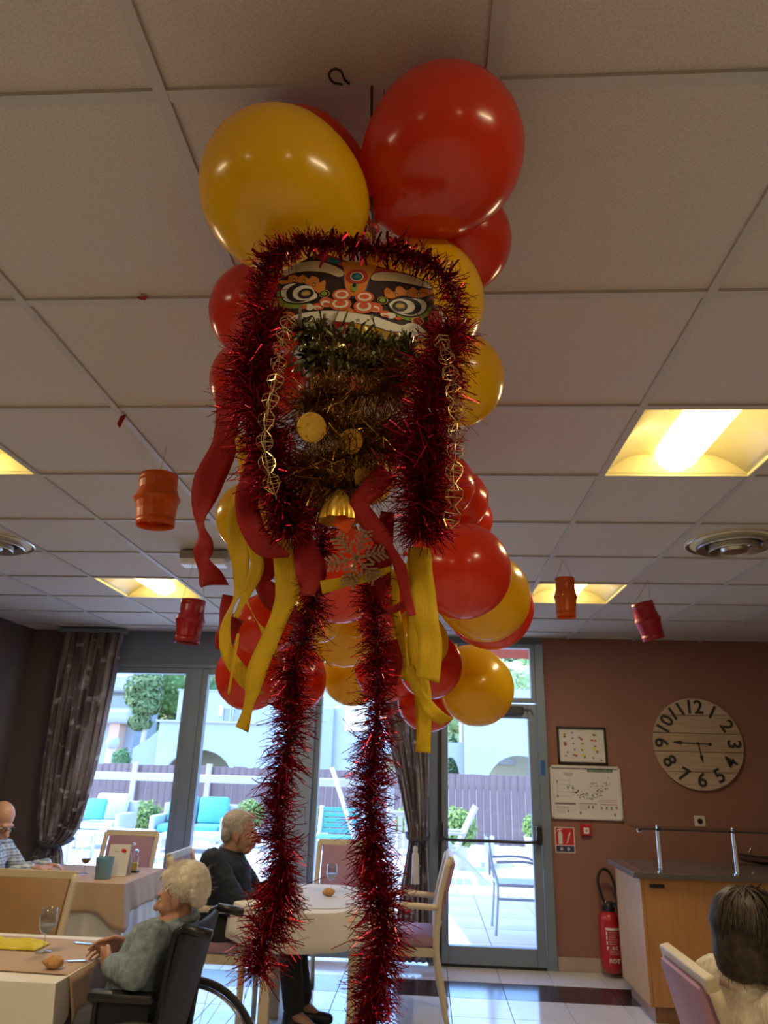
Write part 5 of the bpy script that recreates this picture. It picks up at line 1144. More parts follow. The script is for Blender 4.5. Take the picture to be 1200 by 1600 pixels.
hc.ell((0, -0.03, 0.035), (0.095, 0.11, 0.098)); hc.ell((0, -0.055, -0.01), (0.096, 0.09, 0.095)); hc.ell((0, -0.06, -0.055), (0.096, 0.08, 0.085)); hc.ell((0, -0.07, -0.095), (0.085, 0.055, 0.05)); hc.ell((0, 0.05, 0.085), (0.07, 0.06, 0.035))
for q in (-1, 1): hc.ell((q*0.072, -0.015, -0.03), (0.028, 0.06, 0.085)); hc.ell((q*0.068, -0.03, -0.085), (0.026, 0.05, 0.05))
me = wrap(hc, 0.007, 4); hr = put('hair', me, M_hd, pd)
def all_roots(rr):
    while True:
        d = Vector((rr.gauss(0, 1), rr.gauss(0, 1), rr.gauss(0, 1))).normalized()
        if d.z > -0.1 and not (d.y > 0.5 and d.z < 0.6): return d
strands(HD @ Matrix.Scale(1.04, 4), all_roots, 0.175, 0.0022, M_hd, hr, 'hair_locks', 8, 1700, curl=0.07, down=True, spread=0.02)
collar(pd, Vector((DH.x-0.03, DY, DH.z-0.14)), (0.1, 0.05, 1), 0.06, M_card, 0.04)

# ---------------------------------------------------------------- wheelchair
M_wcf = mat('black_wheelchair_fabric', (0.016, 0.018, 0.026), 0.7, var=0.2, scale=15, bump=0.15, bscale=250)
M_wct = mat('dark_wheelchair_tube', (0.03, 0.03, 0.035), 0.35, metal=0.6)
M_tyre = mat('black_tyre', (0.014, 0.014, 0.015), 0.6)
wc = thing('wheelchair', 'black wheelchair with large spoked wheels holding the white haired person', 'wheelchair', (-1.05, WY, 0))
HWd = 0.215
bk = MB().grid(lambda u, v: Vector((-0.925-0.02+0.045*v*1.0-0.055*(1-v)+0.02*math.sin(PI*u), WY-HWd+0.43*u, 0.47+0.45*v)), 14, 12).build('backrest', M_wcf, wc, smooth=True); solidify(bk, 0.02)
MB().bb((-1.36, WY-0.21, 0.445), (-0.98, WY+0.21, 0.475), 0.012).build('seat', M_wcf, wc)
for s in (-1, 1):
    y = WY+s*HWd
    MB().tube(smooth_path([(-0.99, y, 0.22), (-0.975, y, 0.47), (-0.935, y, 0.86), (-0.915, y, 0.915), (-0.87, y, 0.925), (-0.80, y, 0.912)], 5), 0.0125, 8).build('back_post', M_wct, wc, smooth=True)
    MB().tube([(-0.90, y, 0.927), (-0.785, y, 0.91)], [0.017, 0.0185], 10).build('push_handle', M_black, wc, smooth=True)
    MB().tube(smooth_path([(-0.975, y, 0.47), (-1.2, y, 0.46), (-1.42, y, 0.45), (-1.47, y, 0.38), (-1.52, y, 0.16)], 5), 0.0125, 8).build('side_frame', M_wct, wc, smooth=True)
    MB().tube([(-0.99, y, 0.24), (-1.42, y, 0.2), (-1.42, y, 0.45)], 0.0125, 8).build('lower_frame', M_wct, wc)
    MB().bb((-1.22, y+s*0.02-0.03, 0.685), (-0.97, y+s*0.02+0.03, 0.72), 0.014).build('armrest_pad', M_black, wc, smooth='auto')
    MB().tube([(-1.19, y+s*0.02, 0.46), (-1.19, y+s*0.02, 0.69)], 0.011, 8).build('armrest_post', M_wct, wc)
    MB().bb((-1.2, y+s*0.012-0.004, 0.44), (-0.99, y+s*0.012+0.004, 0.685), 0.003).build('side_guard', M_wcf, wc)
    MB().bb((-1.66, y-s*0.06-0.07, 0.1), (-1.52, y-s*0.06+0.07, 0.118), 0.004).build('footplate', M_black, wc)
    # rear wheel
    wy = WY+s*0.29; c = Vector((-1.0, wy, 0.325)); Rw = 0.32
    ring = lambda r, y_=0.0: [c+Vector((r*math.cos(a), y_, r*math.sin(a))) for a in [2*PI*k/48 for k in range(48)]]
    wl = MB().tube(ring(Rw-0.013), 0.0155, 8, closed=True).build('rear_wheel', M_tyre, wc, smooth=True)
    MB().tube(ring(Rw-0.036), 0.008, 6, closed=True).build('rim', M_chrome, wl, smooth=True)
    MB().tube(ring(Rw-0.045, s*0.035), 0.008, 6, closed=True).build('hand_rim', M_wct, wl, smooth=True)
    MB().lathe([(0.001, -0.03), (0.025, -0.03), (0.025, 0.03), (0.001, 0.03)], 16, c, Matrix.Rotation(PI/2, 4, 'X')).build('hub', M_wct, wl, smooth='auto')
    mb = MB()
    for k in range(24):
        a = 2*PI*k/24; mb.tube([c+Vector((0.02*math.cos(a+0.9*(-1)**k), s*0.015*(-1)**k, 0.02*math.sin(a+0.9*(-1)**k))), c+Vector(((Rw-0.04)*math.cos(a), 0, (Rw-0.04)*math.sin(a)))], 0.0013, 4)
    mb.build('spokes', M_chrome, wl)
    cc = Vector((-1.45, WY+s*0.2, 0.09))
    cw = MB().tube([cc+Vector((0.078*math.cos(a), 0, 0.078*math.sin(a))) for a in [2*PI*k/24 for k in range(24)]], 0.0125, 8, closed=True).build('caster', M_tyre, wc, smooth=True)
    MB().lathe([(0.001, -0.012), (0.066, -0.012), (0.066, 0.012), (0.001, 0.012)], 20, cc, Matrix.Rotation(PI/2, 4, 'X')).build('caster_hub', M_wct, cw); MB().tube([cc, cc+Vector((0.03, 0, 0.11)), cc+Vector((0.03, 0, 0.16))], 0.01, 6).build('fork', M_wct, cw)
MB().tube([(-0.99, WY-HWd, 0.3), (-0.99, WY+HWd, 0.3)], 0.011, 8).build('cross_bar', M_wct, wc)

wc.rotation_euler.z = -0.03; wc.location.x -= 0.012; wc.location.z -= 0.0
# ---------------------------------------------------------------- balloons of the dragon body
def lay(x, y, d):
    return EYE + (CR*((x-600)/FPX) + CU*((800-y)/FPX) + CF)*d
def balloon_mat(name, c, tc):
    m = mat(name, c, 0.2, var=0.0, spec=0.5, coat=0.35, translucent=0.38, trans_col=tc); return m
M_rb = balloon_mat('red_balloon_latex', (0.64, 0.045, 0.013), (0.88, 0.065, 0.013))
M_yb = balloon_mat('yellow_balloon_latex', (0.78, 0.50, 0.006), (0.92, 0.56, 0.005))
prof = []
for k in range(25):
    t = PI*k/24; r = math.sin(t); z = math.cos(t)
    if z < 0: z = z*1.16; r = r*(1-0.10*(t/PI-0.5)*2*math.sin(t))
    prof.append((max(r, 0.0005) if k < 24 else 0.045, z))
prof[-1] = (0.04, -1.17)
BODY = {}
for nm, m in (('red', M_rb), ('yellow', M_yb)):
    me = MB().lathe(prof, 48).mesh(nm+'_balloon', True); me.materials.append(m)
    kn = MB().lathe([(0.035, -1.165), (0.05, -1.19), (0.035, -1.215), (0.06, -1.26), (0.085, -1.275), (0.03, -1.27)], 14).mesh(nm+'_knot', True); kn.materials.append(m)
    BODY[nm] = (me, kn)
# photo x, y, half width in pixels, distance, colour, where the knot points (right, up, away), label
BAL = [
 (438, 301, 124, 1.09, 'y', (1.0, -0.35, 0.5), 'large yellow balloon above the lion mask on the left'),
 (694, 238, 124, 1.16, 'r', (-0.8, -0.75, 0.5), 'largest red balloon, topmost, right of the hanging cord'),
 (466, 278, 102, 1.28, 'r', (1.0, -0.4, 0.2), 'dim red balloon tucked behind the large yellow one at the ceiling'),
 (718, 378, 80, 1.38, 'r', (-1.0, 0.1, 0.2), 'red balloon just below and behind the topmost red one'),
 (655, 474, 101, 1.25, 'y', (-1.0, 0.3, 0.3), 'yellow balloon right behind the lion mask'),
 (404, 488, 76, 1.5, 'r', (1.0, 0.1, 0.2), 'red balloon left of the lion mask under the large yellow one'),
 (398, 597, 69, 1.74, 'r', (1.0, 0.1, 0.2), 'red balloon peeking out left of the thick left tinsel'),
 (711, 594, 76, 1.55, 'y', (-1.0, 0.2, 0.2), 'yellow balloon right of the gold chain, below the mask'),
 (545, 560, 60, 1.7, 'r', (0.2, 0.6, 0.4), 'red balloon hidden behind the gold brown beard'),
 (690, 758, 52, 2.10, 'r', (-1.0, 0.2, 0.2), 'red balloon right of the right tinsel mane, nearest of three'),
 (714, 781, 49, 2.35, 'r', (-1.0, 0.1, 0.2), 'red balloon in the middle of three overlapping on the right'),
 (729, 812, 41, 2.6, 'r', (-1.0, 0.0, 0.2), 'small sliver of red balloon, farthest of three on the right'),
 (396, 808, 58, 2.15, 'y', (1.0, 0.2, 0.2), 'yellow balloon behind the left yellow ribbon'),
 (560, 740, 58, 2.2, 'y', (0.3, 0.8, 0.2), 'yellow balloon behind the beard ornaments'),
 (722, 892, 76, 1.72, 'r', (-1.0, 0.3, 0.2), 'glossy red balloon just right of the yellow ribbons'),
 (757, 932, 71, 1.98, 'y', (-1.0, 0.3, 0.2), 'yellow balloon sandwiched between two red ones on the right'),
 (766, 948, 67, 2.25, 'r', (-1.0, 0.2, 0.3), 'red balloon rim below the sandwiched yellow balloon'),
 (744, 1074, 59, 2.45, 'y', (-0.5, 1.0, 0.2), 'yellow balloon hanging lowest right, in front of the exit door'),
 (672, 1040, 51, 2.15, 'r', (-0.4, 1.0, 0.2), 'red balloon left of the lowest right yellow one'),
 (668, 1094, 48, 2.65, 'r', (-0.2, 1.0, 0.2), 'red balloon at the bottom behind the yellow ribbon ends'),
 (655, 1003, 46, 1.85, 'y', (-0.3, 1.0, 0.2), 'pale yellow balloon half covered by yellow ribbons'),
 (533, 903, 71, 1.85, 'r', (0.2, 1.0, 0.2), 'red balloon behind the glitter snowflake'),
 (500, 958, 46, 2.05, 'y', (0.3, 1.0, 0.2), 'small yellow balloon between the two tails, upper of two'),
 (540, 985, 57, 2.32, 'y', (0.2, 1.0, 0.2), 'yellow balloon between the two tails, lower of two'),
 (552, 1052, 50, 2.75, 'y', (0.2, 1.0, 0.1), 'yellow balloon lowest in the middle against the villa'),
 (604, 1046, 50, 2.5, 'r', (-0.1, 1.0, 0.2), 'red balloon behind the right tinsel tail'),
 (392, 1054, 55, 2.3, 'r', (0.6, 1.0, 0.2), 'red balloon at the lower left behind crossing yellow ribbons'),
 (460, 1064, 50, 2.55, 'r', (0.3, 1.0, 0.2), 'red balloon behind the left tinsel tail'),
 (410, 978, 48, 2.1, 'r', (0.6, 1.0, 0.2), 'red balloon behind the tangle of yellow streamers'),
 (615, 965, 55, 2.15, 'r', (0, 1, 0), 'red balloon behind the folded red ribbon end'),
]
LINE = smooth_path([atz(600, 140, 2.672), lay(577, 320, 1.16), lay(560, 470, 1.38), lay(570, 600, 1.62), lay(585, 760, 2.1), lay(625, 880, 1.95), lay(600, 980, 2.2), lay(580, 1045, 2.55)], 6)
M_nyl = mat('nylon_line', (0.3, 0.26, 0.22), 0.5)
tag(MB().tube(LINE, 0.0012, 5).build('balloon_line', M_nyl, smooth=True), 'thin line strung through the balloons from the ceiling', 'cord')
for x, y, rp, d, c, kd, label in BAL:
    p = lay(x, y, d); R_ = rp*d/FPX
    me, kn = BODY['red' if c == 'r' else 'yellow']
    o = bpy.data.objects.new('balloon', me); C.objects.link(o); o.location = p; o.scale = (R_*0.99, R_*0.99, R_)
    dr_ = (CR*kd[0] + Vector((0, 0, 1))*kd[1] + CF*kd[2]).normalized()
    o.rotation_euler = dr_.to_track_quat('-Z', 'Y').to_euler()
    tag(o, label, 'balloon', 'balloons of the hanging dragon')
    link_mesh('knot', kn, o, (0, 0, 0))
    kp = p+dr_*R_*1.25; near = min(LINE, key=lambda q: (q-kp).length)
    MB().tube([kp, kp.lerp(near, 0.5)-Vector((0, 0, 0.01)), near], 0.0005, 4).build('tie_string', M_nyl, o)

# ---------------------------------------------------------------- tinsel
def tinsel_mat(name, c, c2, rough=0.2, metal=0.9):
    return mat(name, c, rough, metal=metal, col2=c2, scale=90)
M_tr_ = tinsel_mat('red_tinsel_foil', (0.42, 0.012, 0.028), (0.2, 0.005, 0.018))
M_tg = tinsel_mat('gold_brown_tinsel_foil', (0.5, 0.27, 0.055), (0.2, 0.09, 0.018))
M_ts = tinsel_mat('silver_green_tinsel_foil', (0.42, 0.43, 0.27), (0.2, 0.19, 0.08))
M_wire = mat('dark_tinsel_wire', (0.05, 0.012, 0.014), 0.5, metal=0.5)
def garland(name, pts, rad, n, width, m, label, seed, wire=None, droop=0.25, flat=0.0, group='tinsel garlands of the dragon'):
    """pts: photo x, y and distance into the room; rad: radius in metres, one per point or one for all"""
    rr = random.Random(seed)
    P = smooth_path([at(*q) for q in pts], 8)
    rads = rad if isinstance(rad, (list, tuple)) else [rad]*len(pts)
    R_ = [rads[min(int(i/8), len(rads)-1)]*(1-(i % 8)/8)+rads[min(int(i/8)+1, len(rads)-1)]*((i % 8)/8) for i in range(len(P))]
    t = thing(name, label, 'tinsel', P[-1], group=group)
    MB().tube(P[::2]+[P[-1]], 0.0022, 6).build('core_wire', wire or M_wire, t)
    mb = MB(); L = len(P)-1; seg = [0.0]
    for i in range(L): seg.append(seg[-1]+(P[i+1]-P[i]).length)
    for k in range(n):
        s = rr.random()*L; i = min(int(s), L-1); f = s-i
        p = P[i].lerp(P[i+1], f); a = (P[i+1]-P[i]).normalized(); x, y, _ = frame_from(a); ds = seg[i]+(seg[i+1]-seg[i])*f
        th = rr.uniform(0, 2*PI); lump = 0.86+0.34*noise.noise(Vector((ds*34, math.cos(th)*0.8, math.sin(th)*0.8+seed)))+0.12*math.sin(ds*150+th)
        r = (R_[i]*(1-f)+R_[i+1]*f)*(0.35+0.85*rr.random()**0.75)*lump*(1.25 if rr.random() < 0.06 else 1)
        e = x*math.cos(th)+y*math.sin(th)
        dd = (e + a*(rr.gauss(0, 0.45)+0.3*math.sin(ds*60+seed))).normalized()
        w = width*rr.uniform(0.6, 1.3)
        sd = dd.cross(Vector((rr.uniform(-1, 1), rr.uniform(-1, 1), rr.uniform(-1, 1)))).normalized()*w*0.5
        bd = Vector((rr.gauss(0, 1), rr.gauss(0, 1), rr.gauss(0, 1)))*r*0.10
        m1 = p+dd*r*0.55+bd+Vector((0, 0, -droop*r*0.18)); m2 = p+dd*r-bd*rr.uniform(-0.5, 1.2)+Vector((0, 0, -droop*r*0.6))
        mb.add([p-sd, p+sd, m1+sd, m1-sd, m2+sd*0.8, m2-sd*0.8], [(0, 1, 2, 3), (3, 2, 4, 5)])
    o = mb.build('tinsel_fringe', m, t); o['kind'] = 'stuff'
    return t
TY_ = 0.82
garland('tinsel_garland', [(388, 560, .84), (398, 500, .83), (408, 440, .80), (428, 396, .785), (480, 378, .785), (535, 381, .79), (590, 389, .795), (640, 398, .80), (690, 422, .805), (712, 475, .81), (722, 540, .83)], [0.03, 0.034, 0.034, 0.03, 0.024, 0.021, 0.021, 0.024, 0.03, 0.036, 0.034], 3200, 0.0013, M_tr_, 'dark red tinsel framing the top of the lion mask', 1, group='red tinsel')
garland('tinsel_garland', [(408, 404, .79), (500, 378, .79), (570, 384, .795), (640, 394, .80), (704, 434, .81)], 0.03, 260, 0.0048, M_tr_, 'sparse wide red foil strips sticking up above the mask', 2, group='red tinsel')
garland('tinsel_garland', [(425, 490, .80), (405, 540, .79), (398, 600, .79), (412, 670, .79), (432, 730, .79), (448, 790, .80), (458, 835, .80)], [0.035, 0.048, 0.052, 0.05, 0.048, 0.044, 0.03], 5600, 0.00125, M_tr_, 'thick red tinsel mane falling left of the beard', 3, group='red tinsel')
garland('tinsel_garland', [(698, 520, .81), (690, 570, .79), (670, 630, .78), (664, 700, .78), (660, 770, .78), (662, 835, .79)], [0.035, 0.048, 0.052, 0.05, 0.05, 0.034], 5600, 0.00125, M_tr_, 'thick red tinsel mane falling right of the beard', 4, group='red tinsel')
garland('tinsel_garland', [(480, 880, .86), (492, 925, .85), (478, 985, .84), (460, 1040, .83), (456, 1100, .82), (452, 1150, .82), (440, 1215, .82), (432, 1290, .82), (442, 1350, .82), (436, 1400, .82), (416, 1460, .82), (402, 1520, .82)], [0.026, 0.03, 0.031, 0.031, 0.03, 0.03, 0.031, 0.031, 0.031, 0.033, 0.038, 0.028], 6200, 0.00095, M_tr_, 'long red tinsel tail hanging in front of the man in navy', 5, group='red tinsel')
garland('tinsel_garland', [(588, 860, .86), (582, 930, .85), (588, 1000, .84), (590, 1070, .83), (588, 1140, .82), (578, 1210, .82), (580, 1280, .82), (582, 1340, .81), (598, 1400, .81), (600, 1460, .81), (588, 1520, .81), (576, 1580, .81), (570, 1640, .81)], [0.025, 0.029, 0.03, 0.03, 0.031, 0.032, 0.032, 0.033, 0.036, 0.037, 0.036, 0.032, 0.026], 7200, 0.00095, M_tr_, 'long red tinsel tail reaching the bottom of the photo', 6, group='red tinsel')
garland('tinsel_garland', [(498, 760, .90), (500, 815, .90), (505, 870, .90)], 0.03, 900, 0.0013, M_tr_, 'short dark red tinsel tuft left of the snowflake', 7, group='red tinsel')
garland('beard_tinsel', [(462, 518, .82), (500, 525, .82), (550, 534, .815), (600, 545, .82), (640, 552, .82), (600, 570, .805), (540, 562, .80), (480, 552, .80), (530, 580, .80)], 0.030, 1300, 0.0042, M_ts, 'silvery green leafy tinsel beard under the white lip', 8, group='beard tinsel')
garland('beard_tinsel', [(500, 560, .81), (600, 575, .81), (622, 600, .81), (545, 620, .80), (485, 622, .80), (500, 668, .80), (590, 665, .80), (612, 690, .81), (530, 715, .80), (480, 735, .80), (520, 760, .80), (570, 752, .82)], 0.042, 9500, 0.0010, M_tg, 'gold brown tinsel zigzagging down as the lion beard', 9, group='beard tinsel')

# ---------------------------------------------------------------- lion mask
MO = at(560, 456, 0.815); MP = px_size(MO)
def mk(cx, cy, w=0.0):
    x, y = 420+cx/4.286, 370+cy/4.286
    u, v = (x-560)*MP*1.05, -(y-456)*MP*1.05
    return MO + CR*u + CU*v + CF*(1.6*u*u+0.25*v-w)
def shape(name, pts, m, par, w, sm=True, thick=0.0004):
    P2 = [Vector((p[0], p[1], 0)) for p in pts]
    if sm: P2 = smooth_path(P2+[P2[0]], 4)[:-1]
    bm = bmesh.new(); vs_ = [bm.verts.new(p) for p in P2]; bm.faces.new(vs_)
    bmesh.ops.triangulate(bm, faces=bm.faces)
    for _ in range(5):
        ed = [e for e in bm.edges if e.calc_length() > 60]
        if not ed: break
        bmesh.ops.subdivide_edges(bm, edges=ed, cuts=1); bmesh.ops.triangulate(bm, faces=bm.faces)
    for v in bm.verts: v.co = mk(v.co.x, v.co.y, w)
    me = bpy.data.meshes.new(name); bm.to_mesh(me); bm.free()
    o = bpy.data.objects.new(name, me); C.objects.link(o); me.materials.append(m)
    o.parent = par; o.matrix_parent_inverse = wm(par).inverted()
    solidify(o, thick, 0.0); return o
def oval(cx, cy, rx, ry, rot=0.0, n=24):
    return [(cx+rx*math.cos(t)*math.cos(rot)-ry*math.sin(t)*math.sin(rot), cy+rx*math.cos(t)*math.sin(rot)+ry*math.sin(t)*math.cos(rot)) for t in [2*PI*k/n for k in range(n)]]
K = {k: mat('mask_print_'+k, c, 0.55, var=0.06, scale=30) for k, c in dict(dark=(0.03, 0.008, 0.006), cream=(0.62, 0.5, 0.28), white=(0.72, 0.68, 0.56), red=(0.42, 0.03, 0.015), orange=(0.62, 0.2, 0.02), black=(0.008, 0.008, 0.01),
     green=(0.22, 0.32, 0.03), teal=(0.02, 0.16, 0.16), blue=(0.015, 0.07, 0.14), gold=(0.6, 0.42, 0.1), coral=(0.6, 0.1, 0.03)).items()}
mask = thing('lion_mask', 'painted paper lion dance mask with big round eyes in the balloons', 'mask', MO-CU*0.08)
shape('face_sheet', [(75, 250), (130, 190), (250, 128), (320, 98), (420, 112), (520, 152), (620, 165), (720, 190), (830, 212), (960, 242), (1060, 290), (1085, 350), (1085, 430), (1130, 445), (1168, 500), (1168, 575), (1110, 640), (1040, 662), (940, 672), (900, 642), (800, 637), (720, 612), (640, 592), (520, 575), (400, 557), (280, 566), (180, 560), (110, 510), (40, 440), (25, 380), (60, 330)], K['dark'], mask, 0.0, thick=0.0015)
e1 = 0.0012
def S(name, pts, col, lv, par=None, sm=True): return shape(name, pts, K[col], par or mask, e1+0.0005*lv, sm)
S('brow', [(85, 245), (110, 195), (200, 152), (330, 147), (430, 182), (500, 225), (502, 255), (470, 265), (400, 235), (300, 215), (180, 215)], 'cream', 1)
S('brow', [(680, 270), (700, 245), (770, 228), (880, 235), (1000, 265), (1070, 305), (1060, 322), (950, 305), (830, 292), (720, 292), (685, 285)], 'cream', 1)
S('crest_patch', [(320, 108), (400, 112), (480, 145), (500, 195), (440, 168), (350, 140)], 'red', 1)
S('crest_patch', [(720, 200), (800, 212), (930, 240), (820, 232), (740, 226), (690, 245)], 'red', 1)
S('crest_drop', oval(440, 152, 42, 17, 0.4), 'teal', 2)
S('forehead_border', [(498, 240), (508, 330), (562, 418), (650, 375), (674, 270), (662, 235), (590, 225)], 'blue', 1)
fp = S('forehead_panel', [(490, 162), (560, 158), (640, 172), (715, 194), (690, 240), (662, 300), (640, 365), (568, 402), (522, 350), (512, 300), (508, 230)], 'orange', 2)
S('forehead_gem', oval(590, 268, 72, 50), 'red', 3, fp); S('gem_ring', oval(590, 268, 43, 32), 'cream', 4, fp); S('gem_disc', oval(590, 268, 35, 25), 'blue', 5, fp); S('gem_core', oval(592, 270, 22, 14), 'teal', 6, fp)
S('gem_drop', oval(575, 342, 22, 30), 'green', 4, fp); S('gem_drop_core', oval(575, 328, 12, 16), 'black', 5, fp)
for (nm, grn, out, b1, w1, pu, fl, dot) in (
  ('left', [(65, 340), (95, 330), (115, 420), (200, 445), (290, 438), (230, 468), (110, 452), (75, 400)], [(85, 335), (110, 300), (170, 285), (250, 305), (310, 345), (350, 398), (300, 430), (220, 440), (130, 420), (95, 380)], (218, 362, 86, 66), (246, 366, 72, 52), (262, 373, 52, 35),
   [(65, 275), (90, 260), (135, 262), (145, 235), (190, 235), (222, 265), (235, 235), (280, 268), (300, 250), (340, 270), (350, 302), (385, 285), (385, 345), (350, 375), (300, 332), (250, 302), (180, 282), (110, 290)], (383, 380)),
  ('right', [(830, 512), (920, 545), (1010, 518), (1060, 450), (1058, 500), (980, 556), (880, 550)], [(783, 450), (830, 415), (920, 400), (1000, 400), (1040, 420), (1045, 460), (1010, 510), (930, 535), (850, 520), (800, 485)], (925, 462, 78, 55), (893, 465, 68, 47), (866, 465, 48, 36),
   [(770, 400), (765, 360), (785, 340), (830, 370), (842, 335), (870, 325), (910, 352), (950, 325), (985, 347), (1010, 325), (1050, 347), (1085, 335), (1060, 370), (980, 395), (880, 390), (810, 415)], (755, 430))):
    S('eyelid', grn, 'green', 1)
    cxm = sum(p[0] for p in out)/len(out); cym = sum(p[1] for p in out)/len(out)
    ey = S('eye', out, 'black', 2)
    S('eye_white', [(cxm+(p[0]-cxm)*0.92, cym+(p[1]-cym)*0.9) for p in out], 'white', 3, ey)
    S('iris_ring', oval(*b1), 'black', 4, ey); S('iris', oval(*w1), 'white', 5, ey); pp_ = S('pupil', oval(*pu), 'black', 6, ey)
    for k in range(9):
        a = k*PI/9+0.2; dx, dy = math.cos(a), math.sin(a)*0.7
        S('pupil_sparkle', [(pu[0]+dx*30-dy*2, pu[1]+dy*30+dx*2), (pu[0]+dx*30+dy*2, pu[1]+dy*30-dx*2), (pu[0]-dx*30+dy*2, pu[1]-dy*30-dx*2), (pu[0]-dx*30-dy*2, pu[1]-dy*30+dx*2)], 'gold', 7+0.1*k, ey, False)
    S('flame_brow', fl, 'orange', 2)
    S('tear_bead', oval(dot[0], dot[1], 34, 26), 'gold', 3); S('tear_bead_ring', oval(dot[0], dot[1], 30, 22), 'black', 4); S('tear_bead_core', oval(dot[0]-2, dot[1], 19, 15), 'green', 5)
for px, py in ((180, 268), (245, 282), (315, 312), (845, 385), (915, 375), (985, 370)): S('flame_scale', oval(px, py, 10, 14), 'dark', 3); S('flame_scale_core', oval(px, py+3, 6, 8), 'gold', 4)
S('muzzle', [(520, 470), (590, 500), (640, 520), (560, 515), (480, 500)], 'orange', 1)
for (cx, cy, rx, ry, lv) in ((400, 440, 48, 34, 2), (345, 466, 36, 24, 1), (705, 478, 52, 34, 2), (775, 520, 40, 22, 1)): S('cheek_puff', oval(cx, cy, rx, ry, 0.2), 'coral', lv); S('cheek_stripe', oval(cx-6, cy+8, rx*0.72, ry*0.6, 0.2), 'white', lv+0.5); S('cheek_core', oval(cx, cy+14, rx*0.5, ry*0.35, 0.2), 'coral', lv+0.8)
S('cheek_tip', oval(290, 466, 26, 22), 'white', 1.2); S('cheek_tip', oval(808, 530, 30, 20), 'white', 1.2); S('cheek_tip', oval(250, 462, 22, 14), 'coral', 1.4); S('cheek_tip', oval(855, 546, 22, 12), 'coral', 1.4)
for (cx, cy, rx, ry, lv) in ((487, 455, 70, 44, 4), (635, 475, 64, 46, 4), (495, 395, 60, 40, 6), (640, 412, 60, 40, 6)):
    nb = S('nose_ball', oval(cx, cy, rx, ry), 'coral', lv); S('nose_stripe', oval(cx, cy-2, rx*0.74, ry*0.7), 'white', lv+0.5, nb); S('nose_core', oval(cx, cy-4, rx*0.5, ry*0.42), 'coral', lv+1, nb)
S('cheek_disc', oval(150, 512, 48, 26, 0.3), 'orange', 1); S('cheek_disc_core', oval(150, 516, 26, 15, 0.3), 'red', 1.5); S('cheek_disc', oval(978, 556, 42, 30), 'gold', 1); S('cheek_disc_core', oval(978, 558, 30, 22), 'red', 1.5)
S('lip', [(155, 535), (230, 507), (350, 497), (480, 502), (600, 522), (700, 537), (800, 572), (880, 592), (930, 572), (1000, 592), (1048, 652), (940, 670), (900, 640), (800, 635), (720, 610), (640, 592), (560, 580), (480, 572), (380, 556), (290, 565), (230, 545)], 'white', 2)
S('ear', [(1045, 500), (1100, 457), (1150, 467), (1163, 540), (1130, 600), (1060, 640), (1045, 600)], 'red', 2); S('ear_tip', [(1100, 457), (1163, 492), (1166, 570), (1140, 602), (1132, 520)], 'white', 3)
S('ear', [(28, 385), (45, 372), (70, 400), (70, 440), (45, 438)], 'orange', 1)
for k, (cx, cy, r) in enumerate(((280, 598, 9), (600, 585, 10), (690, 565, 12), (560, 640, 9), (520, 690, 8), (430, 600, 7), (760, 690, 7))):
    p = mk(cx, cy, 0.02); pts = [(cx+(r*1.9 if j % 2 == 0 else r*0.8)*math.sin(PI*j/5), cy-(r*1.9 if j % 2 == 0 else r*0.8)*math.cos(PI*j/5)) for j in range(10)]
    S('foil_star', pts, 'white', 30+k, None, False).data.materials[0] = mat('holographic_foil', (0.6, 0.68, 0.66), 0.2, metal=0.9, col2=(0.4, 0.6, 0.3), scale=60)

# gold wire chain garlands
M_gold = mat('gold_wire', (0.78, 0.6, 0.26), 0.22, metal=1.0)
def cage_chain(pts, label, seed):
    P = smooth_path([at(*q) for q in pts], 40); t = thing('gold_chain', label, 'garland', P[-1], group='gold wire chain garlands')
    Ls = [0.0]
    for i in range(1, len(P)): Ls.append(Ls[-1]+(P[i]-P[i-1]).length)
    per = 0.026; n = int(Ls[-1]/per); mb = MB()
    def q(s):
        for i in range(1, len(P)):
            if Ls[i] >= s: f = (s-Ls[i-1])/max(Ls[i]-Ls[i-1], 1e-6); return P[i-1].lerp(P[i], f), (P[i]-P[i-1]).normalized()
        return P[-1], (P[-1]-P[-2]).normalized()
    for k in range(n):
        r = 0.0102
        for j in range(5):
            w = []
            for (fr, rr_) in ((0.0, 0.2), (0.32, 1.0), (0.62, 1.0), (1.0, 0.2)):
                c, a = q((k+fr)*per); x, y, _ = frame_from(a); th = 2*PI*j/5+0.12*k
                w.append(c+(x*math.cos(th)+y*math.sin(th))*r*rr_)
            mb.tube(w, 0.00042, 3)
        for fr in (0.32, 0.62):
            c, a = q((k+fr)*per); x, y, _ = frame_from(a)
            mb.tube([c+(x*math.cos(2*PI*j/5+0.12*k)+y*math.sin(2*PI*j/5+0.12*k))*r for j in range(5)], 0.0004, 3, closed=True)
    mb.build('wire_cages', M_gold, t)
    MB().tube(P[::10], 0.0002, 3).build('thread', M_gold, t)
cage_chain([(452, 497, .765), (440, 540, .745), (432, 590, .735), (420, 640, .735), (414, 690, .74), (420, 735, .745), (432, 780, .75)], 'gold wire chain hanging over the left tinsel mane', 1)
cage_chain([(688, 525, .755), (698, 560, .745), (706, 600, .74), (714, 650, .74), (712, 700, .74), (710, 745, .74), (708, 790, .75), (700, 830, .76)], 'gold wire chain hanging beside the right tinsel mane', 2)

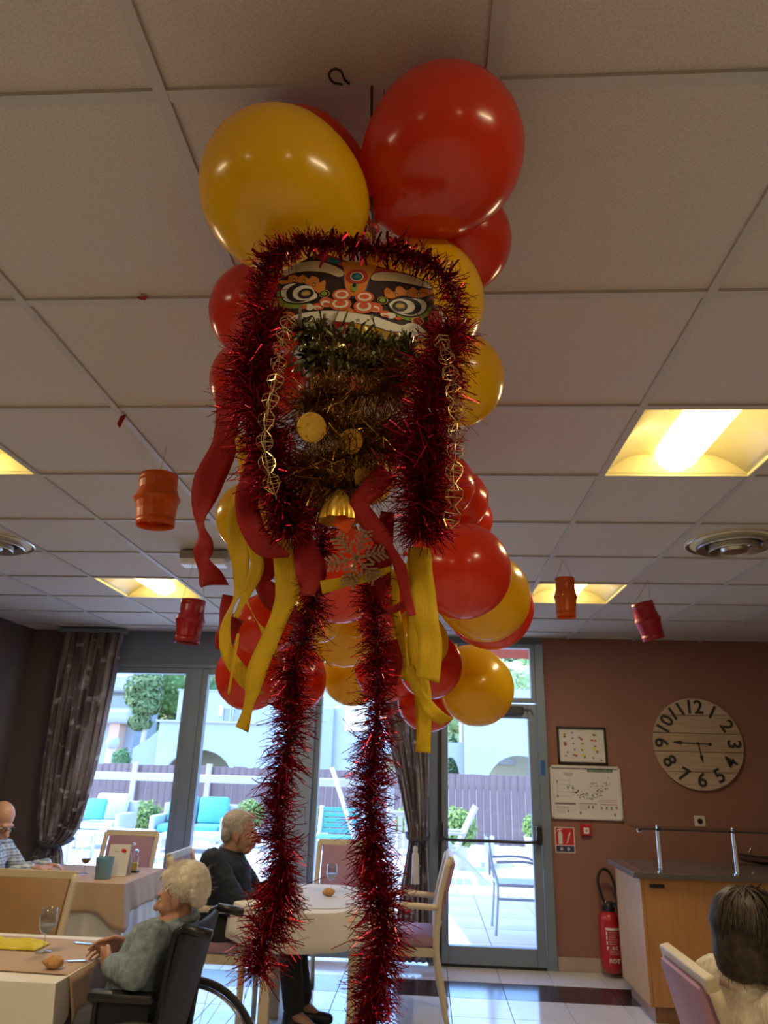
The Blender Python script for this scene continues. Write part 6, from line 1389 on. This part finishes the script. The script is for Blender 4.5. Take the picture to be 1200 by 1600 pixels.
# foil ornaments in the beard
M_foil = mat('gold_foil', (0.85, 0.55, 0.09), 0.3, metal=0.6, col2=(0.7, 0.4, 0.04), scale=40, bump=0.12, bscale=30)
for (x, y, rp, Y, tl, label) in ((487, 668, 24, .77, 0.4, 'gold foil disc on the left of the beard'), (548, 690, 20, .79, -0.3, 'dim gold foil disc in the middle of the beard'), (564, 745, 15, .80, 0.9, 'small gold foil disc beside the red ribbon')):
    p = at(x, y, Y); r = rp*px_size(p); M_ = (-CF).to_track_quat('Z', 'Y').to_matrix().to_4x4() @ Matrix.Rotation(tl, 4, 'Y')
    t = thing('foil_disc', label, 'ornament', p-Vector((0, 0, r)), group='gold foil discs')
    MB().lathe([(0.0005, 0.0012), (r*0.97, 0.0012), (r, 0.0), (r*0.97, -0.001), (0.0005, -0.001)], 28, p, M_).build('disc', M_foil, t, smooth='auto')
    MB().tube([p+Vector((0, 0, r*0.9)), p+Vector((0, 0.012, r+0.02))], 0.0003, 4).build('thread', M_gold, t)
p = at(530, 795, .80); r = 30*px_size(p)
t = thing('foil_bell', 'fluted gold foil cup hanging above the snowflake', 'ornament', p-Vector((0, 0, r)))
mb = MB()
def fl_(u, v): a = 2*PI*u; k = (0.25+0.75*math.sin(v*PI/2))*(1+0.1*math.sin(a*9)*v); return p+Vector((r*k*math.cos(a), r*k*math.sin(a), r*(1.0-1.7*v)))
mb.grid(fl_, 72, 8).build('cup', M_foil, t, smooth=True)
MB().box(p+Vector((0.008, -0.012, -r*0.9)), (0.022, 0.001, 0.02), M=Matrix.Rotation(0.5, 4, 'Y')).build('paper_tongue', mat('orange_paper', (0.8, 0.12, 0.01), 0.6, translucent=0.4), t)
# glitter snowflake
p = at(557, 872, .80); r = 46*px_size(p)
t = thing('snowflake', 'brown gold glitter snowflake hanging in the middle', 'ornament', p-Vector((0, 0, r)))
M_glit = mat('bronze_glitter', (0.22, 0.11, 0.05), 0.45, metal=0.5, col2=(0.5, 0.3, 0.18), scale=700, bump=0.8, bscale=900)
B_ = (-CF).to_track_quat('Z', 'Y').to_matrix().to_4x4()
for k in range(6):
    a = PI/3*k+0.25; mb = MB(); mb.T = Matrix.Translation(p) @ B_ @ Matrix.Rotation(a, 4, 'Z')
    mb.box((r*0.5, 0, 0), (r, r*0.09, 0.003))
    for q_ in (0.32, 0.52, 0.7, 0.86):
        for s in (-1, 1):
            ln = r*(0.40-0.22*abs(q_-0.45)); mb.box((r*q_+ln*0.5*math.cos(0.9), s*ln*0.5*math.sin(0.9), 0), (ln, r*0.075, 0.003), rz=s*0.9)
    mb.build('arm', M_glit, t)
MB().tube([p+Vector((0, 0, r*0.95)), at(548, 800, .80)], 0.0006, 4).build('thread', M_gold, t)

# ---------------------------------------------------------------- crepe paper ribbons
M_rr = mat('red_crepe_paper', (0.43, 0.012, 0.012), 0.7, var=0.12, scale=30, bump=0.25, bscale=420, translucent=0.3, stretch=(1, 1, 0.25))
M_yr = mat('yellow_crepe_paper', (0.74, 0.5, 0.008), 0.7, var=0.12, scale=30, bump=0.25, bscale=420, translucent=0.35, stretch=(1, 1, 0.25))
def ribbon(pts, m, label, group, cut=0.0, n=7):
    """pts: photo x, y, distance, width in pixels, twist"""
    P = smooth_path([at(q[0], q[1], q[2]) for q in pts], n)
    A = smooth_path([Vector((q[3], q[4], 0)) for q in pts], n)
    mb = MB(); vs_ = []; fs_ = []; nw = 4
    for i, p in enumerate(P):
        a = (P[min(i+1, len(P)-1)]-P[max(i-1, 0)]).normalized(); s0 = a.cross(CF).normalized(); b0 = a.cross(s0)
        tw = A[i].y*1.6+0.25*math.sin(i*0.55+len(pts)); s = s0*math.cos(tw)+b0*math.sin(tw); w = A[i].x*0.9*px_size(p)
        for j in range(nw+1):
            k = j/nw-0.5; e = a*(cut*w*k if i == len(P)-1 else 0)
            vs_.append(p+s*w*k+b0*(0.10*w*(0.25-k*k)*math.sin(i*0.9))+e)
    for i in range(len(P)-1):
        for j in range(nw): fs_.append((i*(nw+1)+j, i*(nw+1)+j+1, (i+1)*(nw+1)+j+1, (i+1)*(nw+1)+j))
    mb.add(vs_, fs_); o = mb.build('paper_ribbon', m, smooth=True); solidify(o, 0.0005)
    return tag(o, label, 'ribbon', group)
GR, GYl = 'red crepe ribbons', 'yellow crepe ribbons'
ribbon([(352, 610, .90, 36, 0), (352, 690, .89, 44, .1), (326, 752, .87, 52, -.2), (314, 810, .86, 34, .5), (318, 850, .86, 36, .2), (318, 880, .86, 34, .2), (335, 914, .86, 48, -.3)], M_rr, 'long red paper ribbon at the far left of the lion', GR, 0.4)
ribbon([(408, 700, .85, 40, .2), (388, 760, .82, 40, 0), (388, 805, .815, 42, -.2), (410, 850, .82, 44, .3), (452, 868, .83, 26, .6)], M_rr, 'red paper ribbon bowed out under the left mane', GR)
ribbon([(470, 800, .84, 20, .2), (474, 850, .83, 40, 0), (486, 895, .83, 54, .1), (478, 930, .83, 40, .4)], M_rr, 'wide red paper ribbon below the end of the left mane', GR)
ribbon([(430, 860, .86, 40, 0), (410, 910, .87, 46, .3), (440, 945, .87, 42, .1), (478, 985, .86, 30, .3)], M_rr, 'red paper ribbon behind the crossing yellow strips', GR, -0.5)
ribbon([(358, 930, .88, 22, 0), (350, 975, .88, 28, .3), (348, 1010, .88, 24, -.2), (372, 965, .89, 26, .4)], M_rr, 'red paper ribbon loop at the lower left edge', GR)
ribbon([(604, 735, .80, 46, 0), (580, 765, .79, 40, .3), (562, 790, .785, 34, 0), (592, 835, .79, 34, .2), (622, 880, .80, 26, .5), (634, 925, .81, 20, .2), (645, 962, .81, 12, 0)], M_rr, 'red paper ribbon zigzagging right of the beard', GR)
ribbon([(606, 800, .84, 24, .2), (598, 860, .84, 36, 0), (592, 920, .84, 40, .2), (604, 955, .835, 26, .8), (648, 934, .83, 20, .2)], M_rr, 'red paper ribbon with a folded end pointing right', GR, 0.3)
ribbon([(610, 1000, .86, 24, 0), (614, 1040, .86, 36, .2), (602, 1070, .86, 30, .1)], M_rr, 'short red paper ribbon end over the right tail', GR, -0.8)
ribbon([(470, 720, .86, 22, 0), (482, 780, .85, 30, .3), (478, 830, .85, 22, .5)], M_rr, 'narrow red paper ribbon behind the left mane', GR)
ribbon([(376, 680, .87, 22, 0), (383, 740, .865, 26, .3), (372, 810, .86, 40, 0), (376, 880, .86, 42, .2), (374, 920, .86, 30, .6), (354, 970, .855, 20, .4), (354, 1015, .85, 22, -.3), (378, 1055, .85, 30, .2), (404, 1085, .85, 28, .3)], M_yr, 'long yellow paper ribbon from the left mane to the lower left', GYl, 0.6)
ribbon([(410, 715, .83, 34, .3), (424, 780, .835, 34, 0), (440, 850, .84, 36, .2), (450, 915, .84, 46, 0), (434, 970, .835, 32, .3), (404, 1040, .83, 36, 0), (392, 1090, .83, 26, .4), (378, 1140, .83, 24, 0)], M_yr, 'yellow paper ribbon crossing the lower left red balloon', GYl, 0.2)
ribbon([(502, 918, .82, 24, 0), (545, 908, .815, 18, .1), (580, 900, .815, 16, 0), (612, 888, .815, 12, .3)], M_yr, 'horizontal yellow paper strip between the two tails', GYl)
ribbon([(655, 855, .825, 40, 0), (658, 910, .82, 46, .15), (664, 960, .82, 46, 0), (672, 1010, .815, 42, .2), (668, 1062, .815, 42, 0)], M_yr, 'widest yellow paper ribbon under the right mane', GYl, 0.2)
ribbon([(640, 880, .85, 24, 0), (644, 950, .85, 20, .4), (648, 1020, .845, 24, 0), (660, 1080, .84, 30, .2), (662, 1130, .84, 27, 0), (661, 1176, .84, 27, 0)], M_yr, 'longest yellow paper ribbon hanging in front of the curtain', GYl)
ribbon([(616, 890, .86, 16, .2), (618, 950, .86, 16, 0), (626, 1000, .86, 18, .5), (630, 1062, .86, 20, 0)], M_yr, 'narrow yellow paper ribbon beside the right tail', GYl, 0.5)
ribbon([(640, 1040, .83, 16, 0), (654, 1082, .825, 22, .2), (676, 1112, .82, 24, 0), (698, 1128, .82, 26, .2)], M_yr, 'yellow ribbon end curling right over the lowest balloons', GYl, 0.6)
ribbon([(392, 850, .85, 14, .3), (402, 885, .85, 26, 0), (384, 930, .85, 18, .4), (368, 965, .85, 12, .2)], M_yr, 'short yellow paper twist left of the red bow', GYl)
ribbon([(376, 920, .84, 8, 0), (400, 968, .84, 9, .8), (424, 1005, .84, 14, 0), (440, 1045, .84, 7, .8), (453, 1080, .84, 6, 0)], M_yr, 'thin twisted yellow paper strand at the lower left', GYl)
ribbon([(372, 990, .845, 7, .5), (366, 1030, .845, 5, 0), (357, 1085, .845, 5, .4)], M_yr, 'thinnest yellow paper strand over the red balloon', GYl)

# cords
M_cord = mat('dark_cord', (0.05, 0.025, 0.02), 0.9)
s0 = atz(581, 134, 2.672)
tag(MB().tube(smooth_path([s0, at(580, 200, 0.97), at(577, 262, 0.94), at(582, 330, .88), at(584, 400, .84)], 6), 0.0022, 6).build('hanging_cord', M_cord, smooth=True), 'dark cord running from the ceiling down between the two large balloons', 'cord')
tag(MB().tube(smooth_path([atz(535, 132, 2.671), atz(520, 128, 2.668), atz(514, 116, 2.665), atz(522, 108, 2.664), atz(533, 112, 2.665), atz(538, 124, 2.668), atz(546, 131, 2.671)], 6), 0.0022, 6).build('cord_loop', M_cord, smooth=True), 'loose loop of dark cord on the ceiling bar', 'cord')
p = at(584, 358, .87); t = thing('cord_bead', 'red ball knot on the hanging cord above the mask', 'knot', p)
MB().ell(p, 0.009).build('ball', mat('red_wax', (0.3, 0.02, 0.015), 0.4), t, smooth=True); MB().tube(smooth_path([at(562, 285, .93), at(568, 300, .93), at(571, 330, .92), at(580, 352, .88)], 5), 0.0035, 6).build('tail', MATS['red_wax'], t, smooth=True)
p = atz(192, 650, 2.668); t = thing('paper_clip', 'small red paper clip on the ceiling bar near the orange lantern', 'clip', p)
MB().prism([(-0.008, 0.0), (0.012, 0.006), (0.004, -0.02), (-0.004, -0.05), (-0.016, -0.03)], -0.001, 0.001, Matrix.Translation(p) @ Matrix.Rotation(PI/2, 4, 'X')).build('paper_scrap', M_rr, t)
p = atz(222, 463, 2.672); t = thing('tape_scrap', 'tiny scrap of red paper at a ceiling tile edge', 'paper', p)
MB().prism([(-0.014, 0.0), (0.016, 0.0), (0.004, 0.014), (-0.01, 0.01)], -0.003, -0.001, Matrix.Translation(p)).build('paper_scrap', M_rr, t)

# ---------------------------------------------------------------- paper lanterns
def lantern(x, y, z, w, h, m, label, tilt=(0, 0), rz=0.0, chain=True, dbl=True):
    t = thing('paper_lantern', label, 'lantern', (x, y, z-h/2), group='hanging paper lanterns'); t.rotation_euler = (tilt[0], tilt[1], rz)
    r = w*0.40; rm = w*0.49; n = 12
    for (z0, z1, nm) in ((h*0.86, h, 'top_band'), (0, h*0.14, 'bottom_band')):
        o = MB().grid(lambda u, v, z0=z0, z1=z1: Vector((r*math.cos(2*PI*u), r*math.sin(2*PI*u), z0+(z1-z0)*v)), 28, 1).build(nm, m, t, world=False, smooth=True); solidify(o, 0.0008)
    for k in range(n):
        a0, a1 = 2*PI*k/n, 2*PI*(k+0.98)/n; vs_ = []; L = ((0.14, r), (0.30, r*1.03), (0.44, r*1.10), (0.52, rm), (0.60, r*1.10), (0.72, r*1.0), (0.86, r))
        for f, rr_ in L:
            for a in (a0, (a0+a1)/2, a1): vs_.append((rr_*math.cos(a), rr_*math.sin(a), h*f))
        o = MB().add(vs_, [(i*3+j, i*3+j+1, i*3+j+4, i*3+j+3) for i in range(len(L)-1) for j in range(2)]).build('paper_strip', m, t, world=False); solidify(o, 0.0008)
    if chain:
        mb = MB(); top = Vector((0, 0, (2.672-(z-h/2)))); inv = Matrix.LocRotScale(t.location, t.rotation_euler, t.scale).inverted()
        topl = inv @ Vector((x, y, 2.672))
        for s in ((-1, 1) if dbl else (0,)):
            b = Vector((s*r*0.95, 0, h*0.97)); L = (topl-b).length; k = max(int(L/0.012), 3)
            for i in range(k):
                c = b.lerp(topl, (i+0.5)/k); d_ = (topl-b).normalized(); xx, yy, _ = frame_from(d_); e = xx if i % 2 else yy
                mb.tube([c+d_*0.007*math.cos(q_)+e*0.0032*math.sin(q_) for q_ in [2*PI*j/8 for j in range(8)]], 0.0008, 4, closed=True)
        mb.build('hanging_chain', M_gold, t, world=False)
    return t
M_lo = mat('orange_lantern_paper', (0.72, 0.13, 0.008), 0.35, translucent=0.35, var=0.08, scale=20)
M_lr = mat('red_lantern_paper', (0.35, 0.01, 0.02), 0.3, translucent=0.2, var=0.08, scale=20)
p = at(248, 783, 2.42); lantern(p.x, p.y, p.z, 0.175, 0.20, M_lo, 'large orange paper lantern with slit sides, left of the dragon', (0.05, -0.05), 0.2, dbl=False)
p = at(296, 971, 3.75); lantern(p.x, p.y, p.z, 0.165, 0.235, M_lr, 'red paper lantern hanging in front of the left window head', (0.0, 0.04), 0.5)
p = at(883, 934, 3.96); lantern(p.x, p.y, p.z, 0.135, 0.225, M_lo, 'small orange paper lantern in front of the right ceiling light', (0, 0.02), 0.1)
p = at(1019, 970, 4.4); lantern(p.x, p.y, p.z, 0.165, 0.235, M_lr, 'tilted red paper lantern above the wall clock', (0.0, -0.26), 0.3)

bpy.data.scenes.remove(TMP)
